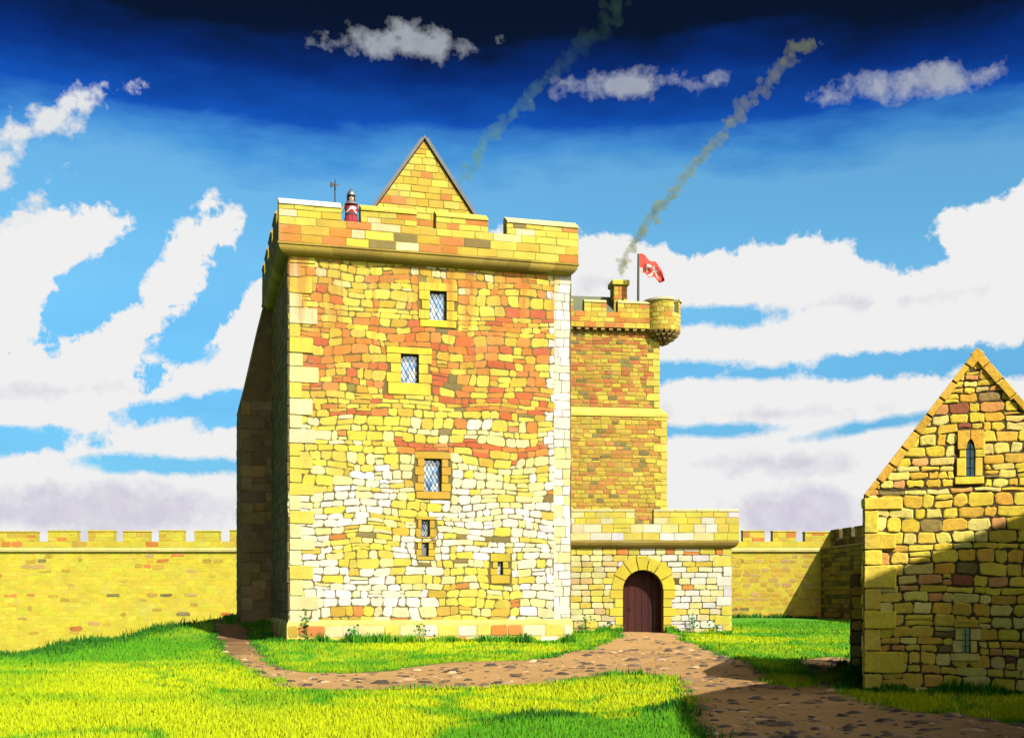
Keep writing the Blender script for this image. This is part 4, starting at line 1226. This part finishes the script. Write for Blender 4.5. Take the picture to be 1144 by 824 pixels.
mb.build('blade', M['iron'], hb)

# ================================================================== weeds on the wall feet
def weed(name, label, base, hgt, n, spread, seed, tilt=0.):
    random.seed(seed); mb = MB()
    for s_ in range(3):
        q = [Vector((random.uniform(-.04, .04), 0, 0))]
        for k in range(5): q.append(q[-1] + Vector((random.uniform(-.3, .3) * spread, random.uniform(-.25, .05) * spread * .4, hgt / 5 * random.uniform(.7, 1.1))))
        mb.tube(q, [.012, .011, .010, .008, .006, .004], (.05, .06, .015), 5)
        for k in range(n // 3):
            t_ = random.uniform(.1, 1); i = min(4, int(t_ * 5)); p_ = q[i].lerp(q[i + 1], t_ * 5 - i) + Vector((random.gauss(0, spread * .35), random.uniform(-.16, -.02), random.gauss(0, .05)))
            L = random.uniform(.07, .15); a = random.uniform(0, 6.28); d_ = Vector((math.cos(a), -.4, math.sin(a) * .8)).normalized(); w_ = d_.cross(Vector((0, 1, .3))).normalized() * L * .36
            nrm = d_.cross(w_).normalized() * L * .12
            mb.add([p_, p_ + d_ * L * .5 + w_, p_ + d_ * L, p_ + d_ * L * .5 - w_, p_ + d_ * L * .5 + nrm], [(0, 1, 4), (1, 2, 4), (2, 3, 4), (3, 0, 4)], vary((.035, .12, .016), .35))
    o = mb.build('weed', M['leaf'], None, normals=False); o.location = base
    return tag(o, label, 'plant', 'weeds at the wall feet')
def wbase(fr, px, py, yd):
    x, z = fr.loc(px, py, yd); return fr.world(x, yd, zt1(*fr.world(x, yd)[:2]) - .03)
for args in ((T, 343, 720, -.2, 1.35, 40, .25, 'tall leafy weed climbing the near left foot of the tower'), (T, 398, 720, -.2, .75, 22, .25, 'small leafy weed at the tower foot, second from its left corner'),
             (T, 470, 720, -.2, .95, 26, .3, 'leafy weed at the tower foot under the slit windows'),
             (G, 655, 706, -.15, .9, 46, .5, 'bushy weed in the corner between tower and forework'), (G, 682, 706, -.15, .6, 26, .35, 'short weed just left of the arched door'),
             (G, 775, 706, -.15, 1.1, 34, .3, 'leafy weed on the pale wall right of the door'), (G, 797, 706, -.15, .6, 24, .3, 'low weed near the right corner of the forework')):
    fr, px, py, yd, hg, n, spd, lab = args
    weed('weed', lab, wbase(fr, px, py, yd), hg, n, spd, int(px))

# ================================================================== grass blades
rng = np.random.default_rng(5)
def blades(x, y, h, w, greenadd, tilt=.35):
    n = len(x)
    z = zt(x, y) - .01
    a = rng.uniform(0, 2 * np.pi, n); lean = rng.normal(0, tilt, n) * h; la = rng.uniform(0, 2 * np.pi, n)
    dx, dy = np.cos(a) * w / 2, np.sin(a) * w / 2
    lx, ly = np.cos(la) * lean, np.sin(la) * lean
    V = np.zeros((n, 5, 3))
    V[:, 0] = np.stack([x - dx, y - dy, z], 1); V[:, 1] = np.stack([x + dx, y + dy, z], 1)
    V[:, 2] = np.stack([x + dx * .7 + lx * .35, y + dy * .7 + ly * .35, z + h * .55], 1); V[:, 3] = np.stack([x - dx * .7 + lx * .35, y - dy * .7 + ly * .35, z + h * .55], 1)
    V[:, 4] = np.stack([x + lx, y + ly, z + h], 1)
    g = np.clip(green_field(x, y) + greenadd + rng.normal(0, .10, n), 0, 1.6)[:, None]
    c = np.where(g < 1, GY * (1 - g) + GG * g, GG + (GD - GG) * np.clip((g - 1) / .6, 0, 1)) * rng.uniform(.86, 1.14, n)[:, None]
    return V, np.repeat(c, 5, 0)
def ok_mask(x, y, path=True):
    m_ = np.ones(x.shape, bool)
    if path: m_ &= ~inpoly(x, y, PO)
    for f in FOOT: m_ &= ~inpoly(x, y, f)
    return m_
# lawn: density falls with distance
N = 560000
D = 6. * (75 / 6.) ** rng.uniform(0, 1, N) ** .9
xx = rng.uniform(-.62, .60, N) * D
mk = ok_mask(xx, D) & (xx > -21)
xx, D = xx[mk], D[mk]
hgt = rng.uniform(.035, .085, len(xx)) * (1 + .006 * D) * (.7 + .9 * fbm(xx * .8, D * .8, 71, 3)); wd = .007 + .0006 * D
VA, CA = blades(xx, D, hgt, wd, 0.)
# edges: path rim, wall feet, crest of the bank
ex, ey, eh, eg = [], [], [], []
seg = np.roll(PO, -1, 0) - PO; sl_ = np.linalg.norm(seg, axis=1)
for k in range(len(PO)):
    cnt = int(sl_[k] * 75)
    if cnt == 0: continue
    t_ = rng.uniform(0, 1, cnt); o_ = rng.normal(0, .13, (cnt, 2))
    p_ = PO[k] + seg[k] * t_[:, None] + o_
    clump = vnoise(p_[:, 0] * 2.2, p_[:, 1] * 2.2, 81)
    ex.append(p_[:, 0]); ey.append(p_[:, 1]); eh.append(.05 + .16 * clump ** 2 * rng.uniform(.3, 1.2, cnt)); eg.append(np.full(cnt, .35) + .35 * clump)
def edge_line(a, b_, dens, h0, h1, off, g):
    a, b_ = np.array(a[:2]), np.array(b_[:2]); L = np.linalg.norm(b_ - a); cnt = int(L * dens)
    t_ = rng.uniform(0, 1, cnt); nrm = np.array([(b_ - a)[1], -(b_ - a)[0]]) / L
    p_ = a + (b_ - a) * t_[:, None] + nrm * np.abs(rng.normal(0, off, cnt))[:, None] + nrm * .06
    cl = vnoise(p_[:, 0] * 1.9, p_[:, 1] * 1.9, 91)
    ex.append(p_[:, 0]); ey.append(p_[:, 1]); eh.append(h0 + (h1 - h0) * cl ** 1.5 * rng.uniform(.4, 1.2, cnt)); eg.append(np.full(cnt, g) + .4 * cl)
edge_line(T.world(-.1, -.12), T.world(TW + .1, -.12), 190, .12, .55, .14, .35)
edge_line(T.world(-.12, 9), T.world(-.12, 0), 120, .10, .4, .3, .4)
edge_line(T.world(-1.4, 13), T.world(-1.4, 8.7), 120, .10, .4, .3, .4); edge_line(T.world(-1.4, 8.7), T.world(0, 8.7), 120, .10, .4, .3, .4)
edge_line(G.world(0, -.05), G.world(dx0 - .1, -.05), 190, .12, .5, .2, .35); edge_line(G.world(dx1 + .1, -.05), G.world(GW, -.05), 190, .12, .5, .2, .35)
edge_line(Hs.world(0, -.06), Hs.world(HW, -.06), 330, .08, .38, .13, .9); edge_line(Hs.world(-.06, 7), Hs.world(-.06, 0), 200, .08, .3, .15, .9); edge_line(Hs.world(-.56, 7.5), Hs.world(-.56, 7.), 300, .08, .3, .1, .9)
edge_line((9, BY - .1), (21.5, BY - .1), 60, .2, .6, .3, .7)
edge_line((-.9, 15.75), (2.6, 19.05), 420, .06, .26, .10, .6)
yy = rng.uniform(28, 70, 9000); xe_ = -14.9 + .5 * np.sin(yy * .21 + 1.) + .25 * np.sin(yy * .53) + rng.normal(-.9, .9, 9000)
ex.append(xe_); ey.append(yy); cl = vnoise(xe_ * .9, yy * .9, 95); eh.append(.10 + .40 * cl ** 2 * rng.uniform(.4, 1.2, 9000)); eg.append(.5 + .4 * cl)
ex, ey, eh, eg = [np.concatenate(q) for q in (ex, ey, eh, eg)]
mk = ok_mask(ex, ey, False) & (ey > 10); ex, ey, eh, eg = ex[mk], ey[mk], eh[mk], eg[mk]
VB, CB = blades(ex, ey, eh, .012 + .0009 * ey, eg, .3)
V = np.concatenate([VA.reshape(-1, 3), VB.reshape(-1, 3)]); Cc = np.concatenate([CA, CB]); nb = len(V) // 5
base = np.arange(nb)[:, None] * 5
ff = np.concatenate([base + np.array([0, 1, 2, 3]), base + np.array([3, 2, 4])], 1).ravel(); lt = np.tile([4, 3], nb)
o = mesh_np('grass', V, ff, lt, Cc, M['leaf'])
tag(o, 'short yellow green grass with darker tufts along path and walls', 'grass', kind='stuff')

# ================================================================== stones lying on the path
n = 5200
D = 13 * (62 / 13) ** rng.uniform(0, 1, n); xx = rng.uniform(-.44, .47, n) * D
mk = inpoly(xx, D, PO); xx, D = xx[mk], D[mk]; n = len(xx)
ico = np.array([(1, 0, 0), (.5, .87, 0), (-.5, .87, 0), (-1, 0, 0), (-.5, -.87, 0), (.5, -.87, 0), (.55, 0, .8), (-.28, .48, .8), (-.28, -.48, .8)])
fcs = [(0, 1, 6), (1, 7, 6), (1, 2, 7), (2, 3, 7), (3, 8, 7), (3, 4, 8), (4, 5, 8), (5, 6, 8), (5, 0, 6), (6, 7, 8)]
sx = np.clip(rng.lognormal(-2.9, .55, n), .015, .17) * (1 + D * .008); sy = sx * rng.uniform(.4, .9, n); sz = sx * rng.uniform(.15, .45, n); an = rng.normal(.1, .5, n)
P = np.repeat(ico[None], n, 0) * (1 + rng.normal(0, .12, (n, 9, 1)))
P = P * np.stack([sx, sy, sz], 1)[:, None]
Q = np.empty_like(P); Q[..., 0] = P[..., 0] * np.cos(an)[:, None] - P[..., 1] * np.sin(an)[:, None] + xx[:, None]
Q[..., 1] = P[..., 0] * np.sin(an)[:, None] + P[..., 1] * np.cos(an)[:, None] + D[:, None]; Q[..., 2] = P[..., 2] + (zt(xx, D) + .03)[:, None]
cs_ = np.where(rng.uniform(0, 1, n)[:, None] < .72, np.array((.035, .022, .012)), np.array((.16, .10, .05))) * rng.uniform(.5, 1.7, n)[:, None]
ff = (np.array(fcs)[None] + (np.arange(n) * 9)[:, None, None]).ravel()
o = mesh_np('pebbles', Q.reshape(-1, 3), ff, np.full(n * len(fcs), 3), np.repeat(cs_, 9, 0), M['pebble'])
tag(o, 'small dark stones strewn over the earth path', 'stones', kind='stuff')

# ================================================================== smoke
def smoke(name, label, pts, D0, seed, dens, colr, z0, z1):
    random.seed(seed)
    bm = bmesh.new()
    path = []
    for i in range(len(pts) - 1):
        (xa, ya, ra), (xb, yb, rb) = pts[i], pts[i + 1]
        L = math.hypot(xb - xa, yb - ya); n = max(2, int(L / (.45 * (ra + rb) / 2)))
        for k in range(n):
            t_ = k / n; path.append((xa + (xb - xa) * t_, ya + (yb - ya) * t_, ra + (rb - ra) * t_))
    sc_ = D0 / F
    for (x, y, r) in path:
        r *= .84
        for _ in range(5):
            rr = r * random.choice((.2, .28, .38, .5, .62)) * random.uniform(.8, 1.2) * sc_
            c = at(x + random.gauss(0, r * .55), y + random.gauss(0, r * .5), D0) + Vector((0, random.gauss(0, r * .4) * sc_, 0))
            m_ = bmesh.ops.create_icosphere(bm, subdivisions=2, radius=rr, matrix=Matrix.Translation(c))
            for v in m_['verts']:
                v.co += (v.co - c) * .9 * mnoise.noise(v.co * (1.1 / rr))
    me = bpy.data.meshes.new(name); bm.to_mesh(me); bm.free()
    o = bpy.data.objects.new(name, me); col.objects.link(o)
    rm = o.modifiers.new('r', 'REMESH'); rm.mode = 'VOXEL'; rm.voxel_size = .05
    dg = bpy.context.evaluated_depsgraph_get(); dg.update()
    me2 = bpy.data.meshes.new_from_object(o.evaluated_get(dg)); o.modifiers.clear(); o.data = me2
    m = bpy.data.materials.new(name); m.use_nodes = True; nt = NT(m.node_tree); nt.n.remove(nt.n['Principled BSDF'])
    pv = nt.new('ShaderNodeVolumePrincipled'); pv.inputs['Color'].default_value = (*colr, 1); pv.inputs['Absorption Color'].default_value = (.02, .02, .02, 1)
    g = nt.new('ShaderNodeNewGeometry'); sp_ = nt.new('ShaderNodeSeparateXYZ'); nt.l.new(g.outputs['Position'], sp_.inputs[0])
    mr = nt.new('ShaderNodeMapRange'); nt.l.new(sp_.outputs[2], mr.inputs[0]); mr.inputs[1].default_value = z0; mr.inputs[2].default_value = z1; mr.inputs[3].default_value = dens[0]; mr.inputs[4].default_value = dens[1]
    nt.l.new(mr.outputs[0], pv.inputs['Density']); nt.l.new(pv.outputs[0], nt.n['Material Output'].inputs['Volume'])
    me2.materials.append(m)
    return tag(o, label, 'smoke')
smoke('smoke_plume', 'olive smoke drifting up from the rear tower chimney past the flag',
      [(694, 307, 3.5), (697, 290, 6), (708, 272, 6), (722, 252, 7), (745, 222, 8), (762, 205, 7.5), (782, 178, 8), (806, 150, 9), (828, 122, 8.5), (848, 102, 10), (858, 92, 11), (872, 70, 9), (895, 55, 11), (915, 45, 12)], 64.0, 3, (3.6, .55), (.15, .155, .035), 16, 29)
smoke('smoke_plume', 'thin green smoke drifting up from behind the tower roof gable',
      [(512, 204, 5), (522, 192, 8), (534, 176, 9), (542, 158, 9), (556, 142, 9), (575, 124, 9), (592, 108, 9), (610, 88, 8), (630, 70, 10), (655, 48, 12), (680, 22, 14), (695, 0, 15)], 51.5, 4, (1.7, .08), (.08, .17, .06), 17.5, 25)

# ================================================================== camera, sun, sky
cam = bpy.data.cameras.new('camera'); co = bpy.data.objects.new('camera', cam); col.objects.link(co)
co.location = (0, 0, EYE); co.rotation_euler = (rad(90), 0, 0)
cam.sensor_fit = 'HORIZONTAL'; cam.sensor_width = 36; cam.lens = 36 * F / 1144; cam.shift_y = (HY - 412) / 1144; cam.clip_end = 6000; cam.clip_start = .05
sc.camera = co
SUN = Vector((.433, -.611, .662)).normalized()
sd = bpy.data.lights.new('sun', 'SUN'); sd.energy = 5.0; sd.angle = rad(.5); sd.color = (1, .95, .86)
so = bpy.data.objects.new('sun', sd); col.objects.link(so); so.rotation_euler = (-SUN).to_track_quat('-Z', 'Y').to_euler(); so.location = SUN * 100

w = bpy.data.worlds.new('World'); sc.world = w; w.use_nodes = True
nt = NT(w.node_tree); bg = nt.n['Background']
sky = nt.new('ShaderNodeTexSky', sky_type='NISHITA'); sky.sun_disc = False
sky.sun_elevation = math.asin(SUN.z); sky.sun_rotation = math.atan2(SUN.x, SUN.y)
tc = nt.new('ShaderNodeTexCoord'); gen = tc.outputs['Generated']
sx_ = nt.new('ShaderNodeSeparateXYZ'); nt.l.new(gen, sx_.inputs[0]); dx_, dy_, dz_ = sx_.outputs
az = nt.m('ARCTAN2', dx_, dy_)
hyp = nt.m('SQRT', nt.m('ADD', nt.m('MULTIPLY', dx_, dx_), nt.m('MULTIPLY', dy_, dy_)))
te = nt.m('DIVIDE', dz_, nt.m('MAXIMUM', hyp, .001))
n_big = nt.noise(nt.mapping(gen, scale=(1, 1, 2.2)), 4.5, 3, .5)
n_edge = nt.noise(gen, 26, 7, .62); n_edge2 = nt.noise(nt.mapping(gen, (5, 3, 1)), 60, 5, .6)
n_brush = nt.noise(nt.mapping(gen, scale=(1, 1, 3.5)), 9, 6, .6)
# elevation tint of the Nishita sky: paler low down, deep blue to near black high up
tt = nt.m('ADD', te, nt.m('ADD', nt.m('MULTIPLY_ADD', n_big, .05, -.025), nt.m('MULTIPLY_ADD', n_brush, .07, -.035)))
T_ = lambda y: (HY - y) / F * .97 / .7
tint = nt.ramp(nt.m('DIVIDE', tt, .7), [(.0, (.20, .42, .62)), (T_(520), (.24, .55, .74)), (T_(400), (.32, .72, .88)), (T_(290), (.46, .90, .98)), (T_(235), (.43, .89, .98)), (T_(190), (.46, .90, 1.0)), (T_(160), (.20, .62, .92)), (T_(124), (.025, .20, .66)), (T_(68), (.012, .07, .30)), (T_(24), (.012, .022, .045)), (1., (.010, .013, .02))])
skyc = nt.mix(1., sky.outputs[0], tint, 'MULTIPLY')

vec = nt.new('ShaderNodeCombineXYZ'); nt.l.new(az, vec.inputs[0]); nt.l.new(te, vec.inputs[1]); vec = vec.outputs[0]
def azt(px, py):
    u = (px - CX) / F; a = math.atan(u); return a, (HY - py) / F * math.cos(a)
wob = nt.m('ADD', nt.m('MULTIPLY_ADD', n_edge, .052, -.026), nt.m('MULTIPLY_ADD', n_edge2, .016, -.008))
def blob(px, py, A, B, rot=0., k=0.):
    a, t_ = azt(px, py)
    mpp = nt.mapping(vec, (a, t_, 0), (0, 0, rad(rot)), (A / F, B / F, 1), 'TEXTURE')
    ln = nt.new('ShaderNodeVectorMath', operation='LENGTH'); nt.l.new(mpp, ln.inputs[0])
    f_ = nt.m('MULTIPLY_ADD', ln.outputs['Value'], -B / F, B / F)
    return nt.m('MULTIPLY_ADD', rel, k * B / F, f_) if k else f_
n_e3 = nt.noise(nt.mapping(gen, (2, 7, 1)), 40, 8, .7)
rel = nt.m('ADD', nt.m('MULTIPLY_ADD', n_edge, 2.0, -1.0), nt.m('MULTIPLY_ADD', n_e3, 2.4, -1.2))
def union(lst):
    r = lst[0]
    for q in lst[1:]: r = nt.m('MAXIMUM', r, q)
    return r
# upper edge of the white cloud bank as a function of azimuth
fc_ = nt.new('ShaderNodeFloatCurve'); cm = fc_.mapping; cv = cm.curves[0]
pts = [(-900, 330), (-300, 300), (-60, 300), (0, 312), (50, 366), (120, 366), (180, 388), (225, 392), (258, 342), (300, 296), (420, 280), (560, 262), (640, 268), (700, 268), (745, 268), (790, 284), (835, 276), (880, 258), (915, 262), (955, 278), (1000, 290), (1050, 292), (1090, 272), (1200, 250), (1500, 300), (2200, 330)]
LO, HI = -1.0, 1.0
P_ = []
for x, y in pts:
    a, t_ = azt(x, y); P_.append(((a - LO) / (HI - LO), t_ / .5))
P_ = [(0, P_[0][1])] + P_ + [(1, P_[-1][1])]
while len(cv.points) < len(P_): cv.points.new(.5, .5)
for cp, (x, y) in zip(cv.points, P_): cp.location = (x, y); cp.handle_type = 'VECTOR'
cm.update()
nt.set(fc_.inputs['Value'], nt.m('DIVIDE', nt.m('SUBTRACT', az, LO), HI - LO, clamp=True))
field = nt.m('SUBTRACT', nt.m('SUBTRACT', nt.m('MULTIPLY', fc_.outputs[0], .5), te), nt.m('MULTIPLY', nt.m('SUBTRACT', nt.m('MULTIPLY', az, -1.), .52, clamp=True), 1.5))  # cloud bank cut away at far left to keep left-facing walls dark
whites = union([field, blob(60, 272, 92, 36, 27), blob(-20, 330, 70, 80), blob(208, 300, 94, 40, 62), blob(0, 345, 62, 80), blob(150, 372, 70, 30, 40), blob(304, 350, 66, 34, 62), blob(1105, 252, 58, 36, 6), blob(1175, 250, 90, 46)])
holes = union([blob(*q, k=1.1) for q in ((150, 285, 60, 18, 45), (85, 345, 44, 20, 42), (228, 345, 74, 22, 54), (196, 392, 24, 10), (225, 452, 56, 11, 12), (256, 462, 36, 11, 20), (20, 495, 56, 11, 6), (195, 519, 74, 6, 0),
    (800, 352, 52, 7, -2), (765, 414, 48, 7, 0), (840, 417, 30, 4, 0), (960, 408, 68, 10, 2), (1060, 402, 84, 11, 0), (1150, 410, 50, 8), (780, 481, 44, 4, 0), (985, 474, 36, 3, 8), (640, 420, 60, 8))])
bank = nt.m('MINIMUM', nt.m('ADD', whites, wob), nt.m('MULTIPLY', nt.m('ADD', holes, nt.m('MULTIPLY', wob, .10)), -1.))
maskw = nt.m('DIVIDE', bank, .0045, clamp=True)
cloudc = nt.mix(nt.m('MULTIPLY', n_edge, .35), (5.05, 5.05, 5.02), (4.75, 4.75, 4.82))
lav = union([blob(880, 517, 140, 15, 0), blob(135, 570, 190, 34, 0), blob(60, 436, 90, 10, 6), blob(960, 338, 150, 9, 0), blob(860, 462, 120, 8, 0), blob(680, 315, 36, 14, 0), blob(900, 575, 90, 36, 0), blob(640, 570, 60, 30)])
lm_ = nt.m('MULTIPLY', nt.m('DIVIDE', nt.m('ADD', lav, nt.m('MULTIPLY_ADD', n_edge, .045, -.024)), .012, clamp=True), nt.m('MULTIPLY_ADD', n_edge2, .9, .15))
cloudc = nt.mix(nt.m('MULTIPLY', lm_, .95), cloudc, (3.05, 2.8, 3.7))
c1 = nt.mix(maskw, skyc, cloudc)
# four thin high wisps
n_w = nt.noise(gen, 50, 6, .60)
wis = union([blob(452, 50, 98, 22, 0), blob(458, 40, 34, 22, 0), blob(690, 95, 76, 20, -2), blob(760, 92, 60, 15, 0), blob(1020, 93, 104, 20, 0), blob(1030, 90, 40, 22, 0)])
wm = nt.m('DIVIDE', nt.m('ADD', nt.m('SUBTRACT', wis, .001), nt.m('MULTIPLY_ADD', n_w, .044, -.023)), .010, clamp=True)
c1 = nt.mix(nt.m('MULTIPLY', wm, nt.m('MULTIPLY_ADD', n_edge2, .45, .50, clamp=True)), c1, (2.6, 2.8, 3.1))
wis2 = union([blob(40, 142, 98, 20, 33), blob(-30, 190, 60, 30, 30), blob(20, 240, 50, 12, 40)])
wm2 = nt.m('DIVIDE', nt.m('ADD', wis2, nt.m('MULTIPLY_ADD', n_w, .056, -.028)), .010, clamp=True)
c1 = nt.mix(wm2, c1, (4.4, 4.5, 4.6))
# away from the cloud bank ahead the sky is clear and stormy dark, with very bright cloud added behind right of the viewer as fill for shaded gable and grass, mirrored by the glass
q_ = nt.m('ADD', nt.m('MULTIPLY', dx_, .85), nt.m('MULTIPLY', dy_, -.52))
fill_cloud = nt.m('MULTIPLY', nt.m('MULTIPLY', nt.m('SUBTRACT', q_, .25, clamp=True), 4., clamp=True), nt.m('MULTIPLY', nt.m('SUBTRACT', n_brush, .33, clamp=True), 6., clamp=True))
c1 = nt.mix(fill_cloud, c1, (34., 33., 31.))
nt.l.new(c1, bg.inputs[0]); bg.inputs[1].default_value = .055
w.cycles.sampling_method = 'MANUAL'; w.cycles.sample_map_resolution = 512

vs = sc.view_settings; vs.view_transform = 'Standard'; vs.look = 'None'; vs.gamma = 1; vs.use_curve_mapping = False; vs.exposure = 1.66
sc.render.engine = 'CYCLES'
cy_ = sc.cycles; cy_.max_bounces = 6; cy_.diffuse_bounces = 3; cy_.glossy_bounces = 2; cy_.transmission_bounces = 3; cy_.volume_bounces = 1; cy_.transparent_max_bounces = 8
cy_.use_denoising = True; cy_.use_adaptive_sampling = True; cy_.adaptive_threshold = .02
cy_.volume_step_rate = .12; cy_.volume_max_steps = 256
